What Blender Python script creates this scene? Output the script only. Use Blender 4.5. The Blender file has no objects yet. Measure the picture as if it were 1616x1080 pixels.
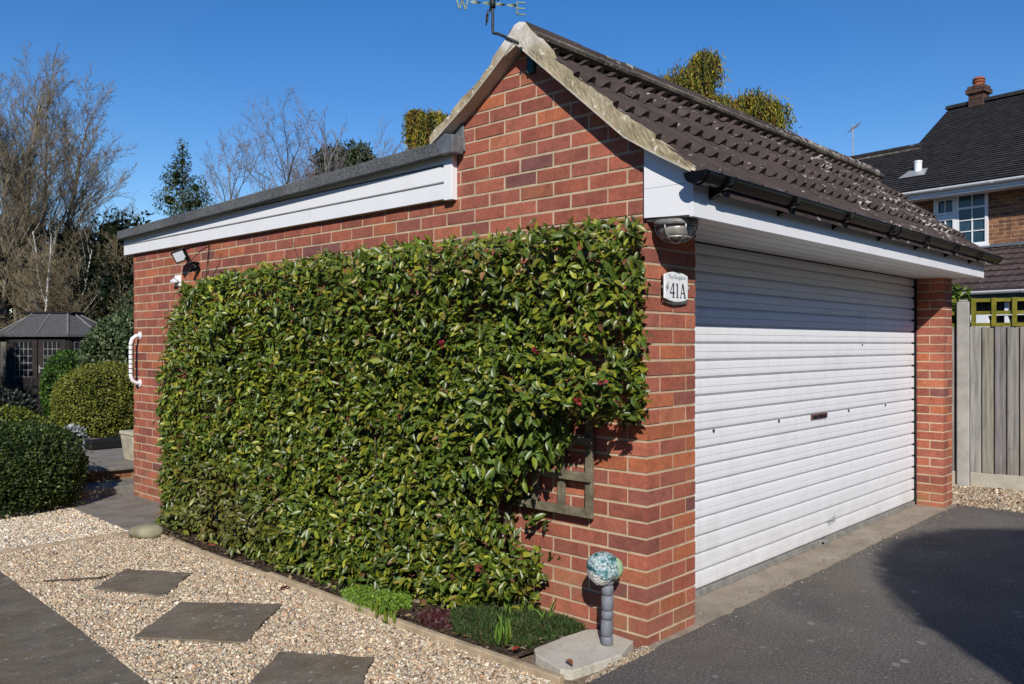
import bpy, bmesh, math, random
import numpy as np
from mathutils import Vector, Matrix
random.seed(7); rng = np.random.default_rng(11)
sc = bpy.context.scene; col = sc.collection
R = math.radians
SUN = np.array([0.6201, 0.5687, -0.5404])          # direction the sunlight travels

# ------------------------------------------------------------------ helpers
def tag(o, label=None, cat=None, group=None, kind=None):
    if label: o['label'] = label
    if cat: o['category'] = cat
    if group: o['group'] = group
    if kind: o['kind'] = kind
    return o
def empty(name, loc, label, cat, group=None):
    o = bpy.data.objects.new(name, None); col.objects.link(o)
    o.location = loc; o.empty_display_size = .1
    return tag(o, label, cat, group)
def wloc(o):
    v = Vector((0, 0, 0))
    while o: v = v + o.location; o = o.parent
    return v

class MB:
    """collects faces given in world coordinates, links them as ONE mesh object"""
    def __init__(s): s.v = []; s.f = []; s.m = []; s.c = []
    def face(s, pts, m=0, c=(1, 1, 1)):
        b = len(s.v); s.v += [tuple(p) for p in pts]; s.c += [c]*len(pts)
        s.f.append(tuple(range(b, b+len(pts)))); s.m.append(m)
    def mesh(s, pts, faces, m=0, c=(1, 1, 1)):
        b = len(s.v); s.v += [tuple(p) for p in pts]; s.c += [c]*len(pts)
        for f in faces: s.f.append(tuple(b+i for i in f)); s.m.append(m)
    def hexa(s, p, m=0, c=(1, 1, 1)):   # p: 4 bottom (ccw), 4 top
        s.mesh(p, [(3, 2, 1, 0), (4, 5, 6, 7), (0, 1, 5, 4), (1, 2, 6, 5), (2, 3, 7, 6), (3, 0, 4, 7)], m, c)
    def box(s, x0, x1, y0, y1, z0, z1, m=0, c=(1, 1, 1)):
        s.hexa([(x0, y0, z0), (x1, y0, z0), (x1, y1, z0), (x0, y1, z0), (x0, y0, z1), (x1, y0, z1), (x1, y1, z1), (x0, y1, z1)], m, c)
    def fbox(s, F, a0, a1, b0, b1, c0, c1, m=0, c=(1, 1, 1)):  # box in a frame F(a,b,c)->world
        s.hexa([F(a0, b0, c0), F(a1, b0, c0), F(a1, b1, c0), F(a0, b1, c0), F(a0, b0, c1), F(a1, b0, c1), F(a1, b1, c1), F(a0, b1, c1)], m, c)
    def prism(s, poly, d0, d1, F, m=0, c=(1, 1, 1)):   # polygon (a,b) extruded along third axis of F
        n = len(poly); pts = [F(a, b, d0) for a, b in poly]+[F(a, b, d1) for a, b in poly]
        s.mesh(pts, [tuple(range(n))[::-1], tuple(range(n, 2*n))]+[(i, (i+1) % n, n+(i+1) % n, n+i) for i in range(n)], m, c)
    def tube(s, pts, rad, n=8, m=0, c=(1, 1, 1), cap=True):
        pts = [Vector(p) for p in pts]; rr = rad if hasattr(rad, '__len__') else [rad]*len(pts)
        b = len(s.v); up = None; k = len(pts)
        for i, p in enumerate(pts):
            t = (pts[min(i+1, k-1)]-pts[max(i-1, 0)]).normalized()
            if up is None: up = t.orthogonal().normalized()
            else:
                up = up-t*up.dot(t); up = up.normalized() if up.length > 1e-6 else t.orthogonal().normalized()
            w = t.cross(up)
            for j in range(n):
                a = 2*math.pi*j/n; s.v.append(tuple(p+(up*math.cos(a)+w*math.sin(a))*rr[i])); s.c.append(c)
        for i in range(k-1):
            for j in range(n):
                s.f.append((b+i*n+j, b+i*n+(j+1) % n, b+(i+1)*n+(j+1) % n, b+(i+1)*n+j)); s.m.append(m)
        if cap:
            s.f.append(tuple(b+j for j in range(n))[::-1]); s.m.append(m)
            s.f.append(tuple(b+(k-1)*n+j for j in range(n))); s.m.append(m)
    def lathe(s, cx, cy, prof, n=24, m=0, c=(1, 1, 1), sx=1, sy=1):
        b = len(s.v)
        for r, z in prof:
            for j in range(n):
                a = 2*math.pi*j/n; s.v.append((cx+r*sx*math.cos(a), cy+r*sy*math.sin(a), z)); s.c.append(c)
        for i in range(len(prof)-1):
            for j in range(n):
                s.f.append((b+i*n+j, b+i*n+(j+1) % n, b+(i+1)*n+(j+1) % n, b+(i+1)*n+j)); s.m.append(m)
        s.f.append(tuple(b+j for j in range(n))[::-1]); s.m.append(m)
        s.f.append(tuple(b+(len(prof)-1)*n+j for j in range(n))); s.m.append(m)
    def build(s, name, mats, parent=None, smooth=False, fix=True, bevel=0):
        me = bpy.data.meshes.new(name); o = bpy.data.objects.new(name, me); col.objects.link(o)
        off = Vector((0, 0, 0))
        if parent is not None: o.parent = parent; off = wloc(parent)
        me.from_pydata([(x-off.x, y-off.y, z-off.z) for x, y, z in s.v], [], s.f)
        mats = mats if isinstance(mats, (list, tuple)) else [mats]
        for mt in mats: me.materials.append(mt)
        me.polygons.foreach_set('material_index', s.m)
        ca = me.color_attributes.new('Col', 'FLOAT_COLOR', 'POINT')
        c4 = np.ones((len(s.v), 4), np.float32); c4[:, :3] = np.array(s.c, np.float32).reshape(-1, 3); ca.data.foreach_set('color', c4.ravel())
        if fix:
            bm = bmesh.new(); bm.from_mesh(me)
            if smooth: bmesh.ops.remove_doubles(bm, verts=bm.verts, dist=1e-5)
            bmesh.ops.recalc_face_normals(bm, faces=bm.faces); bm.to_mesh(me); bm.free()
        if smooth: me.polygons.foreach_set('use_smooth', [True]*len(me.polygons))
        me.update(); metric_uv(me)
        if bevel:
            md = o.modifiers.new('edge', 'BEVEL'); md.width = bevel; md.segments = 2; md.limit_method = 'ANGLE'
        return o
def metric_uv(me):
    uv = me.uv_layers.new(name='UVMap'); n = len(me.loops)
    nl = np.zeros(len(me.polygons)*3, np.float32); me.polygons.foreach_get('normal', nl); nl = nl.reshape(-1, 3)
    tot = np.zeros(len(me.polygons), np.int32); me.polygons.foreach_get('loop_total', tot)
    vi = np.zeros(n, np.int32); me.loops.foreach_get('vertex_index', vi)
    co = np.zeros(len(me.vertices)*3, np.float32); me.vertices.foreach_get('co', co); co = co.reshape(-1, 3)[vi]
    N = np.repeat(nl, tot, 0); T = np.stack([-N[:, 1], N[:, 0], np.zeros(n)], 1); L = np.linalg.norm(T, axis=1)
    flat = L < .15; T[flat] = (1, 0, 0); T /= np.linalg.norm(T, axis=1)[:, None]
    B = np.cross(N, T); B[flat] = (0, 1, 0)
    out = np.stack([(co*T).sum(1), (co*B).sum(1)], 1).astype(np.float32); uv.data.foreach_set('uv', out.ravel())
def np_mesh(name, V, F, mat, parent=None, C=None, smooth=False):
    """V (n,3) world, F (m,k) uniform faces"""
    off = np.array(wloc(parent)) if parent is not None else np.zeros(3)
    me = bpy.data.meshes.new(name); V = np.asarray(V, np.float32)-off.astype(np.float32); k = F.shape[1]
    me.vertices.add(len(V)); me.vertices.foreach_set('co', V.ravel())
    me.loops.add(F.size); me.loops.foreach_set('vertex_index', F.astype(np.int32).ravel())
    me.polygons.add(len(F)); me.polygons.foreach_set('loop_start', np.arange(0, F.size, k, dtype=np.int32))
    me.update(calc_edges=True); me.validate()
    if C is not None:
        ca = me.color_attributes.new('Col', 'FLOAT_COLOR', 'POINT'); c4 = np.ones((len(V), 4), np.float32); c4[:, :3] = C
        ca.data.foreach_set('color', c4.ravel())
    if smooth: me.polygons.foreach_set('use_smooth', np.ones(len(F), bool))
    me.materials.append(mat); o = bpy.data.objects.new(name, me); col.objects.link(o)
    if parent is not None: o.parent = parent
    return o
def unit(a): return a/np.maximum(np.linalg.norm(a, axis=-1, keepdims=True), 1e-9)
W3 = lambda a, b, c: (a, b, c)

# ------------------------------------------------------------------ materials
class NT:
    def __init__(s, name):
        s.m = bpy.data.materials.new(name); s.m.use_nodes = True; s.t = s.m.node_tree; s.n = s.t.nodes; s.b = s.n['Principled BSDF']
    def add(s, t, **k):
        n = s.n.new(t)
        for a, v in k.items():
            if a in n.inputs.keys(): n.inputs[a].default_value = v
            else: setattr(n, a, v)
        return n
    def link(s, a, b): s.t.links.new(a, b)
    def co(s, kind='Object'):
        return s.add('ShaderNodeTexCoord').outputs[kind]
    def noise(s, scale, detail=4, rough=.6, co=None):
        n = s.add('ShaderNodeTexNoise', Scale=scale, Detail=detail, Roughness=rough)
        s.link(co if co is not None else s.co(), n.inputs['Vector']); return n.outputs['Fac']
    def vor(s, scale, out='Distance', co=None, feature='F1'):
        n = s.add('ShaderNodeTexVoronoi', feature=feature); n.inputs['Scale'].default_value = scale
        s.link(co if co is not None else s.co(), n.inputs['Vector']); return n.outputs[out]
    def ramp(s, fac, stops, interp='LINEAR'):
        n = s.add('ShaderNodeValToRGB'); n.color_ramp.interpolation = interp; e = n.color_ramp.elements
        while len(e) < len(stops): e.new(.5)
        for el, (p, c) in zip(e, stops): el.position = p; el.color = (*c, 1) if len(c) == 3 else c
        s.link(fac, n.inputs['Fac']); return n.outputs['Color']
    def mix(s, fac, a, b, mode='MIX'):
        n = s.add('ShaderNodeMix', data_type='RGBA', blend_type=mode)
        for i, v in ((0, fac), (6, a), (7, b)):
            if hasattr(v, 'links'): s.link(v, n.inputs[i])
            elif i == 0: n.inputs[0].default_value = v
            else: n.inputs[i].default_value = (*v, 1)
        return n.outputs[2]
    def mth(s, op, a, b=0.):
        n = s.add('ShaderNodeMath', operation=op)
        for i, v in enumerate((a, b)):
            if hasattr(v, 'links'): s.link(v, n.inputs[i])
            else: n.inputs[i].default_value = v
        return n.outputs[0]
    def attr(s): return s.add('ShaderNodeAttribute', attribute_name='Col').outputs['Color']
    def bump(s, h, strength=.4, dist=.01):
        n = s.add('ShaderNodeBump'); n.inputs['Strength'].default_value = strength; n.inputs['Distance'].default_value = dist
        s.link(h, n.inputs['Height']); s.link(n.outputs['Normal'], s.b.inputs['Normal'])
    def done(s, color, rough=.8, spec=.3, metal=0):
        if hasattr(color, 'links'): s.link(color, s.b.inputs['Base Color'])
        else: s.b.inputs['Base Color'].default_value = (*color, 1)
        if hasattr(rough, 'links'): s.link(rough, s.b.inputs['Roughness'])
        else: s.b.inputs['Roughness'].default_value = rough
        s.b.inputs['Specular IOR Level'].default_value = spec; s.b.inputs['Metallic'].default_value = metal
        return s.m
def plain(name, c, rough=.6, spec=.3, metal=0, var=.25, scale=12, bump=.15):
    t = NT(name); f = t.noise(scale, 5); k = t.ramp(f, [(.3, tuple(x*(1-var) for x in c)), (.7, tuple(min(1, x*(1+var)) for x in c))])
    if bump: t.bump(t.noise(scale*8, 3), bump, .003)
    return t.done(k, rough, spec, metal)
def attr_mat(name, rough=.8, spec=.3, n1=6, v1=.35, n2=90, v2=.3, bump=.4, bd=.004):
    t = NT(name); a = t.attr()
    k = t.mix(1, a, t.ramp(t.noise(n1, 4), [(.3, (1-v1,)*3), (.7, (1+v1,)*3)]), 'MULTIPLY')
    k = t.mix(1, k, t.ramp(t.noise(n2, 5), [(.3, (1-v2,)*3), (.7, (1+v2,)*3)]), 'MULTIPLY')
    if bump: t.bump(t.noise(n2, 6, .7), bump, bd)
    return t.done(k, rough, spec)
def leaf_mat(name, rough=.4, spec=.5, trans=.25):
    t = NT(name); a = t.attr(); k = t.mix(1, a, t.ramp(t.noise(30, 3), [(.3, (.8,)*3), (.7, (1.2,)*3)]), 'MULTIPLY')
    t.done(k, rough, spec); tr = t.add('ShaderNodeBsdfTranslucent'); t.link(t.mix(1, k, (1.3, 1.5, .5), 'MULTIPLY'), tr.inputs['Color'])
    ms = t.add('ShaderNodeMixShader'); ms.inputs[0].default_value = trans
    t.link(t.b.outputs[0], ms.inputs[1]); t.link(tr.outputs[0], ms.inputs[2]); t.link(ms.outputs[0], t.n['Material Output'].inputs['Surface']); return t.m

M = {}
def brick_m():
    t = NT('brick'); a = t.attr(); co = t.co()
    k = t.mix(1, a, t.ramp(t.noise(9, 4, .6, co), [(.25, (.72, .70, .74)), (.5, (1, 1, 1)), (.75, (1.2, 1.16, 1.1))]), 'MULTIPLY')
    k = t.mix(1, k, t.ramp(t.noise(45, 6, .8, co), [(.28, (.62, .60, .60)), (.5, (1, 1, 1)), (.72, (1.30, 1.26, 1.2))]), 'MULTIPLY')
    k = t.mix(t.ramp(t.vor(55, co=co), [(.05, (.5,)*3), (.11, (0,)*3)]), k, (.42, .33, .25))    # pale specks of lime
    k = t.mix(t.mth('MULTIPLY', t.ramp(t.noise(2.2, 4, .7, co), [(.54, (0,)*3), (.72, (.75,)*3)]), .6), k, (.13, .065, .05))
    k = t.mix(t.ramp(t.noise(3.7, 5, .75, co), [(.60, (0,)*3), (.74, (.38,)*3)]), k, (.40, .27, .20))    # salt bloom  # soot
    sx = t.add('ShaderNodeSeparateXYZ'); t.link(co, sx.inputs[0])
    low = t.mth('MULTIPLY', t.ramp(sx.outputs['Z'], [(0, (1,)*3), (.35, (0,)*3)]), t.ramp(t.noise(7, 4, .7, co), [(.42, (0,)*3), (.65, (.55,)*3)]))
    k = t.mix(low, k, (.20, .17, .09))
    t.bump(t.noise(160, 6, .7, co), .5, .004); return t.done(k, .88, .2)
M['brick'] = brick_m()
def mortar_m():
    t = NT('mortar'); k = t.ramp(t.noise(14, 5), [(.3, (.43, .325, .21)), (.7, (.60, .465, .31))])
    k = t.mix(t.ramp(t.noise(3, 3), [(.5, (0,)*3), (.75, (.5,)*3)]), k, (.26, .21, .15))
    t.bump(t.noise(220, 4), .5, .003); return t.done(k, .95, .1)
M['mortar'] = mortar_m()
def tile_m(name, base, lich, den=.5):
    t = NT(name); co = t.co(); k = t.ramp(t.noise(5, 5), [(.3, tuple(x*.7 for x in base)), (.7, tuple(x*1.3 for x in base))])
    k = t.mix(1, k, t.ramp(t.noise(170, 4, .8), [(.3, (.55,)*3), (.7, (1.5,)*3)]), 'MULTIPLY')
    sx = t.add('ShaderNodeSeparateXYZ'); t.link(co, sx.inputs[0])
    grow = t.ramp(t.mth('MULTIPLY', sx.outputs['X'], .25), [(.0, (.02,)*3), (.35, (.55,)*3), (.8, (.95,)*3)])
    # crusts of lichen, longer along the courses, thicker towards the far end
    mp = t.add('ShaderNodeMapping'); mp.inputs['Scale'].default_value = (16, 30, 30); t.link(co, mp.inputs[0])
    n = t.add('ShaderNodeTexNoise', Scale=1., Detail=3., Roughness=.55); t.link(mp.outputs[0], n.inputs[0])
    big = t.noise(2.3, 3)
    f = t.mth('ADD', n.outputs['Fac'], t.mth('ADD', t.mth('MULTIPLY', t.mth('SUBTRACT', big, .5), .45), t.mth('MULTIPLY', grow, .13*den*2)))
    k = t.mix(t.ramp(f, [(.73, (0,)*3), (.77, (.9,)*3)]), k, lich)
    k = t.mix(t.ramp(t.mth('ADD', t.vor(24, co=co), t.mth('MULTIPLY', t.noise(9, 2), .28)), [(.16, (.8,)*3), (.2, (0,)*3)]), k, (.42, .40, .36))
    t.bump(t.noise(230, 5, .8), .5, .004); return t.done(k, .92, .15)
M['tile'] = tile_m('concrete_tile', (.062, .046, .040), (.42, .38, .34))
M['tile_old'] = tile_m('lean_to_tile', (.085, .06, .055), (.35, .31, .28), .8)
def ridge_m():
    t = NT('ridge_mortar'); k = t.ramp(t.noise(7, 6, .7), [(.3, (.06, .05, .042)), (.5, (.13, .11, .085)), (.7, (.30, .25, .19))])
    k = t.mix(t.ramp(t.vor(28), [(.1, (.8,)*3), (.2, (0,)*3)]), k, (.5, .46, .40)); t.bump(t.noise(60, 5), .7, .01); return t.done(k, .95, .1)
M['ridge'] = ridge_m(); M['rtile'] = tile_m('ridge_tile', (.060, .046, .040), (.36, .33, .28), .8)
def verge_m():
    t = NT('verge_mortar'); k = t.ramp(t.noise(9, 6, .7), [(.28, (.17, .14, .085)), (.5, (.37, .305, .19)), (.72, (.52, .45, .31))])
    k = t.mix(t.ramp(t.noise(26, 3), [(.60, (0,)*3), (.66, (.9,)*3)]), k, (.66, .60, .48))
    k = t.mix(t.ramp(t.noise(18, 5, .8), [(.66, (0,)*3), (.72, (.8,)*3)]), k, (.07, .06, .045))
    sx = t.add('ShaderNodeSeparateXYZ'); t.link(t.co(), sx.inputs[0])
    top = t.mth('MULTIPLY', t.ramp(sx.outputs['Z'], [(.0, (0,)*3), (1, (0,)*3)]), 1)
    hi = t.add('ShaderNodeMapRange'); hi.inputs['From Min'].default_value = 2.82; hi.inputs['From Max'].default_value = 2.95; t.link(sx.outputs['Z'], hi.inputs[0])
    wh = t.mth('MULTIPLY', hi.outputs[0], t.ramp(t.noise(12, 4), [(.35, (.2,)*3), (.55, (1,)*3)]))
    k = t.mix(wh, k, (.74, .70, .63)); t.bump(t.noise(50, 6, .7), .45, .008); return t.done(k, .95, .1)
M['verge'] = verge_m()
def white_m(name, c=(.80, .80, .80), dirt=.3, rough=.35, splash=False):
    t = NT(name); k = t.mix(t.ramp(t.noise(3.5, 6, .7), [(.5, (0,)*3), (.85, (dirt,)*3)]), c, (.45, .43, .38))
    k = t.mix(t.ramp(t.noise(60, 3), [(.68, (0,)*3), (.74, (dirt,)*3)]), k, (.4, .38, .35))
    if splash:    # road dirt low down and in streaks
        sx = t.add('ShaderNodeSeparateXYZ'); t.link(t.co(), sx.inputs[0])
        k = t.mix(t.mth('MULTIPLY', t.ramp(sx.outputs['Z'], [(0, (1,)*3), (.45, (0,)*3)]), t.ramp(t.noise(5, 6, .75), [(.35, (.05,)*3), (.7, (.5,)*3)])), k, (.42, .38, .32))
        mp = t.add('ShaderNodeMapping'); mp.inputs['Scale'].default_value = (22, 1, .8); t.link(t.co(), mp.inputs[0])
        k = t.mix(t.ramp(t.noise(1, 5, .7, mp.outputs[0]), [(.52, (0,)*3), (.8, (.3,)*3)]), k, (.5, .48, .45))
    t.bump(t.noise(25, 3), .06, .002); return t.done(k, rough, .4)
M['upvc'] = white_m('white_upvc'); M['door'] = white_m('white_painted_steel', (.80, .80, .805), .3, .5, True)
M['soffit'] = white_m('soffit_board', (.72, .71, .67), .35, .6)
M['black'] = plain('black_plastic', (.004, .004, .0045), .3, .16, 0, .3, 20, .03)
M['dark'] = plain('dark_void', (.01, .01, .01), .9, .1)
def felt_m():
    t = NT('mineral_felt'); k = t.ramp(t.noise(120, 3, .85), [(.32, (.04, .044, .045)), (.52, (.115, .12, .122)), (.70, (.27, .28, .28))])
    k = t.mix(1, k, t.ramp(t.noise(3, 4), [(.3, (.75,)*3), (.7, (1.15,)*3)]), 'MULTIPLY'); t.bump(t.noise(260, 3), .6, .004); return t.done(k, .95, .1)
M['felt'] = felt_m()
M['lead'] = plain('lead', (.16, .17, .18), .55, .4, .3, .35, 14)
M['alu'] = plain('weathered_aluminium', (.30, .29, .26), .5, .4, .3, .3, 15)
def asphalt_m():
    t = NT('asphalt'); k = t.ramp(t.noise(1.6, 5, .6), [(.3, (.096, .087, .078)), (.7, (.156, .141, .125))])
    k = t.mix(1, k, t.ramp(t.noise(75, 6, .95), [(.33, (.18,)*3), (.5, (.92,)*3), (.64, (2.5,)*3)]), 'MULTIPLY')
    s = t.ramp(t.vor(46, 'Color'), [(.80, (0,)*3), (.84, (1,)*3)], 'LINEAR')
    k = t.mix(t.mth('MULTIPLY', s, t.ramp(t.vor(46), [(.22, (.75,)*3), (.34, (0,)*3)])), k, (.34, .32, .29))
    k = t.mix(t.ramp(t.mth('ADD', t.vor(5.2), t.mth('MULTIPLY', t.noise(24, 4), .14)), [(.15, (.7,)*3), (.19, (0,)*3)]), k, (.30, .29, .265))   # trodden lichen spots
    k = t.mix(t.ramp(t.noise(.9, 7, .75), [(.50, (0,)*3), (.68, (.6,)*3)]), k, (.155, .13, .10)); k = t.mix(t.ramp(t.noise(1.3, 3), [(.58, (0,)*3), (.72, (.45,)*3)]), k, (.075, .073, .073))
    t.bump(t.noise(260, 4, .8), .9, .006); return t.done(k, .9, .25)
M['asphalt'] = asphalt_m()
def concrete_m(name, a, b, moss=(.12, .12, .06), mf=.5):
    t = NT(name); k = t.ramp(t.noise(4, 6, .65), [(.3, a), (.7, b)])
    k = t.mix(1, k, t.ramp(t.noise(190, 3, .8), [(.3, (.7,)*3), (.7, (1.3,)*3)]), 'MULTIPLY')
    k = t.mix(t.ramp(t.noise(6, 5, .7), [(.55, (0,)*3), (.7, (mf,)*3)]), k, moss)
    k = t.mix(t.ramp(t.noise(22, 3), [(.66, (0,)*3), (.71, (.65,)*3)]), k, (.5, .48, .44))
    t.bump(t.noise(120, 5), .6, .005); return t.done(k, .93, .15)
M['threshold'] = concrete_m('threshold_concrete', (.21, .17, .125), (.36, .31, .245), (.18, .13, .08), .5)
M['slab'] = concrete_m('pale_concrete', (.42, .385, .31), (.56, .52, .43), (.25, .22, .14), .4)
M['post'] = concrete_m('post_concrete', (.28, .27, .24), (.45, .43, .385), (.2, .2, .12), .3)
M['gboard'] = concrete_m('gravel_board_concrete', (.34, .31, .25), (.48, .44, .36), (.2, .2, .1), .5)
def stone_m(name, a, b, sp):
    t = NT(name); mp = t.add('ShaderNodeMapping'); mp.inputs['Scale'].default_value = (3, 4.6, 4); mp.inputs['Rotation'].default_value = (0, 0, .7); t.link(t.co(), mp.inputs[0])
    k = t.ramp(t.noise(1.6, 6, .68, mp.outputs[0]), [(.3, a), (.7, b)])
    k = t.mix(1, k, t.ramp(t.noise(110, 5, .9), [(.3, (.55,)*3), (.7, (1.55,)*3)]), 'MULTIPLY')
    k = t.mix(t.ramp(t.noise(30, 4, .6), [(.645, (0,)*3), (.69, (sp,)*3)]), k, (.5, .48, .45))
    k = t.mix(t.ramp(t.noise(4.1, 5, .7), [(.48, (0,)*3), (.66, (.55,)*3)]), k, (.15, .105, .055))
    t.bump(t.noise(7, 8, .75, mp.outputs[0]), .5, .012); return t.done(k, .88, .2)
M['stone'] = stone_m('riven_stone', (.115, .095, .070), (.215, .175, .128), .8)
M['pave'] = stone_m('dark_riven_paving', (.10, .085, .066), (.175, .148, .112), .6)
M['terr'] = stone_m('terrace_paving', (.15, .138, .120), (.25, .23, .195), .3)
def soil_m():
    t = NT('soil'); k = t.ramp(t.noise(30, 6, .75), [(.3, (.03, .022, .016)), (.55, (.09, .065, .045)), (.75, (.2, .16, .12))]); t.bump(t.noise(40, 6), 1, .03); return t.done(k, .95, .1)
M['soil'] = soil_m()
def grav_m():
    t = NT('gravel_bed'); k = t.ramp(t.noise(60, 4), [(.3, (.12, .09, .06)), (.7, (.3, .23, .16))]); t.bump(t.noise(80, 3), .8, .01); return t.done(k, .95, .1)
M['gravelbed'] = grav_m()
M['pebble'] = attr_mat('pebble', .75, .3, 8, .15, 160, .3, 0)
def grass_m():
    t = NT('lawn'); k = t.ramp(t.noise(3, 6), [(.3, (.02, .03, .012)), (.7, (.05, .065, .02))]); t.bump(t.noise(60, 4), .8, .03); return t.done(k, .95, .1)
M['lawn'] = grass_m()
M['timber_edge'] = plain('weathered_edging_timber', (.40, .31, .20), .9, .15, 0, .3, 9, .6)
def fence_m():
    t = NT('fence_board'); a = t.attr(); mp = t.add('ShaderNodeMapping'); mp.inputs['Scale'].default_value = (40, 40, 2.2); t.link(t.co(), mp.inputs[0])
    k = t.mix(1, a, t.ramp(t.noise(1, 6, .65, mp.outputs[0]), [(.25, (.42, .40, .38)), (.5, (1, 1, 1)), (.75, (1.5, 1.47, 1.4))]), 'MULTIPLY')
    k = t.mix(t.ramp(t.noise(1.7, 4), [(.52, (0,)*3), (.72, (.55,)*3)]), k, (.09, .075, .04))
    kn = t.ramp(t.vor(6.3), [(.05, (.7,)*3), (.12, (0,)*3)]); k = t.mix(kn, k, (.13, .07, .04))
    t.bump(t.noise(1, 6, .65, mp.outputs[0]), .5, .006); return t.done(k, .9, .15)
M['fence'] = fence_m()
M['lattice'] = plain('algae_green_lattice', (.17, .155, .022), .9, .15, 0, .4, 8, .4)
M['oldwood'] = plain('grey_trellis_wood', (.16, .14, .095), .92, .1, 0, .5, 16, .5)
M['leaf'] = leaf_mat('camellia_leaf', .38, .5, .16)
M['foliage'] = leaf_mat('foliage', .5, .35, .25)
M['conifer'] = leaf_mat('conifer_foliage', .7, .2, .2)
M['bark'] = attr_mat('bark', .9, .15, 3, .3, 40, .35, .5, .01)
M['petal'] = leaf_mat('petal', .6, .2, .3)
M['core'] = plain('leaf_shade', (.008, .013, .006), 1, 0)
def house_brick(name='house_brick', c1=(.30, .145, .06, 1), c2=(.13, .062, .035, 1), mo=(.34, .25, .15, 1)):
    t = NT(name); b = t.add('ShaderNodeTexBrick'); t.link(t.co('UV'), b.inputs['Vector'])
    for k, v in dict(Scale=1., **{'Mortar Size': .006, 'Brick Width': .225, 'Row Height': .075, 'Bias': 0.}).items(): b.inputs[k].default_value = v
    b.inputs['Color1'].default_value = c1; b.inputs['Color2'].default_value = c2; b.inputs['Mortar'].default_value = mo
    k = t.mix(1, b.outputs['Color'], t.ramp(t.noise(11, 4), [(.3, (.65,)*3), (.7, (1.4,)*3)]), 'MULTIPLY')
    t.bump(t.mth('SUBTRACT', 1, b.outputs['Fac']), .4, .01); return t.done(k, .9, .2)
M['hbrick'] = house_brick('house_brick', (.29, .135, .065, 1), (.13, .058, .04, 1)); M['cbrick'] = house_brick('chimney_brick', (.11, .05, .035, 1), (.05, .03, .025, 1), (.10, .08, .06, 1))
def house_tile():
    t = NT('plain_clay_tile'); b = t.add('ShaderNodeTexBrick'); t.link(t.co('UV'), b.inputs['Vector'])
    for k, v in dict(Scale=1., **{'Mortar Size': .004, 'Brick Width': .165, 'Row Height': .1}).items(): b.inputs[k].default_value = v
    b.inputs['Color1'].default_value = (.040, .036, .035, 1); b.inputs['Color2'].default_value = (.023, .021, .021, 1); b.inputs['Mortar'].default_value = (.006, .006, .006, 1)
    k = t.mix(1, b.outputs['Color'], t.ramp(t.noise(6, 5), [(.3, (.75,)*3), (.7, (1.3,)*3)]), 'MULTIPLY')
    k = t.mix(t.ramp(t.noise(35, 3), [(.72, (0,)*3), (.75, (.4,)*3)]), k, (.2, .19, .17)); return t.done(k, .85, .25)
M['htile'] = house_tile()
t = NT('window_glass'); M['glass'] = t.done(t.ramp(t.noise(2, 2), [(.3, (.02, .05, .075)), (.7, (.035, .075, .105))]), .06, .6)
t = NT('dark_glass'); M['dglass'] = t.done(t.ramp(t.noise(4, 2), [(.3, (.008, .009, .011)), (.7, (.02, .022, .026))]), .15, .5)
M['summer'] = plain('brown_stained_timber', (.026, .021, .019), .75, .25, 0, .3, 9, .4)
M['summroof'] = plain('felt_shingle', (.085, .083, .082), .95, .1, 0, .3, 20, .5)
M['batten'] = plain('roof_batten', (.17, .16, .15), .9, .1, 0, .3, 14)
M['terracotta'] = plain('terracotta', (.26, .085, .045), .85, .2, 0, .3, 9, .3)
M['potstone'] = plain('cream_stone', (.42, .37, .27), .9, .15, 0, .3, 12, .5)
M['rock'] = plain('mossy_boulder', (.22, .20, .13), .9, .2, 0, .5, 9, .6)
M['foam'] = plain('grey_pipe_foam', (.17, .18, .20), .55, .35, 0, .25, 12, .15)
M['verdigris'] = plain('verdigris_iron', (.20, .26, .20), .7, .3, .2, .5, 40, .3)
M['iron'] = plain('dark_iron', (.045, .045, .042), .6, .4, .4, .5, 30, .3)
M['teal'] = plain('green_painted_bracket', (.03, .085, .09), .6, .3, .2, .3, 20)
M['ink'] = plain('black_ink', (.012, .012, .013), .6, .2, 0, .1, 9, 0)
M['greyink'] = plain('grey_ink', (.30, .31, .33), .6, .2, 0, .1, 9, 0)
M['ceramic'] = plain('white_ceramic', (.78, .78, .77), .15, .5, 0, .06, 30, .05)
M['lampglass'] = plain('ribbed_lamp_glass', (.30, .28, .24), .2, .6, 0, .3, 25, .3)
M['lampbody'] = plain('grey_lamp_casting', (.20, .19, .175), .5, .4, .1, .3, 25)
M['galv'] = plain('galvanised_wire', (.42, .41, .38), .4, .5, .4, .3, 40)
M['led'] = plain('frosted_led_panel', (.62, .64, .66), .25, .5, 0, .12, 60, .1)
M['lockred'] = plain('lock_plate', (.13, .055, .05), .5, .4, .2, .3, 40)
def wrap_m():
    t = NT('crumpled_bag'); k = t.ramp(t.noise(22, 4, .6), [(.36, (.02, .06, .06)), (.44, (.10, .25, .27)), (.52, (.46, .53, .52)), (.59, (.04, .10, .10)), (.7, (.30, .44, .44))], 'LINEAR')
    t.bump(t.noise(35, 4, .6), .8, .02); return t.done(k, .22, .5)
M['bag'] = wrap_m()
t = NT('bubble_wrap'); t.bump(t.vor(120), .9, .006); M['bubble'] = t.done(t.ramp(t.vor(120), [(.1, (.28, .27, .24)), (.5, (.58, .57, .53))]), .2, .6)
M['sponge'] = plain('green_cloth', (.30, .42, .25), .8, .2, 0, .2, 30, .4)
t = NT('clear_acrylic'); t.b.inputs['Transmission Weight'].default_value = 1.; M['acrylic'] = t.done((.95, .96, .97), .05, .5)

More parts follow.
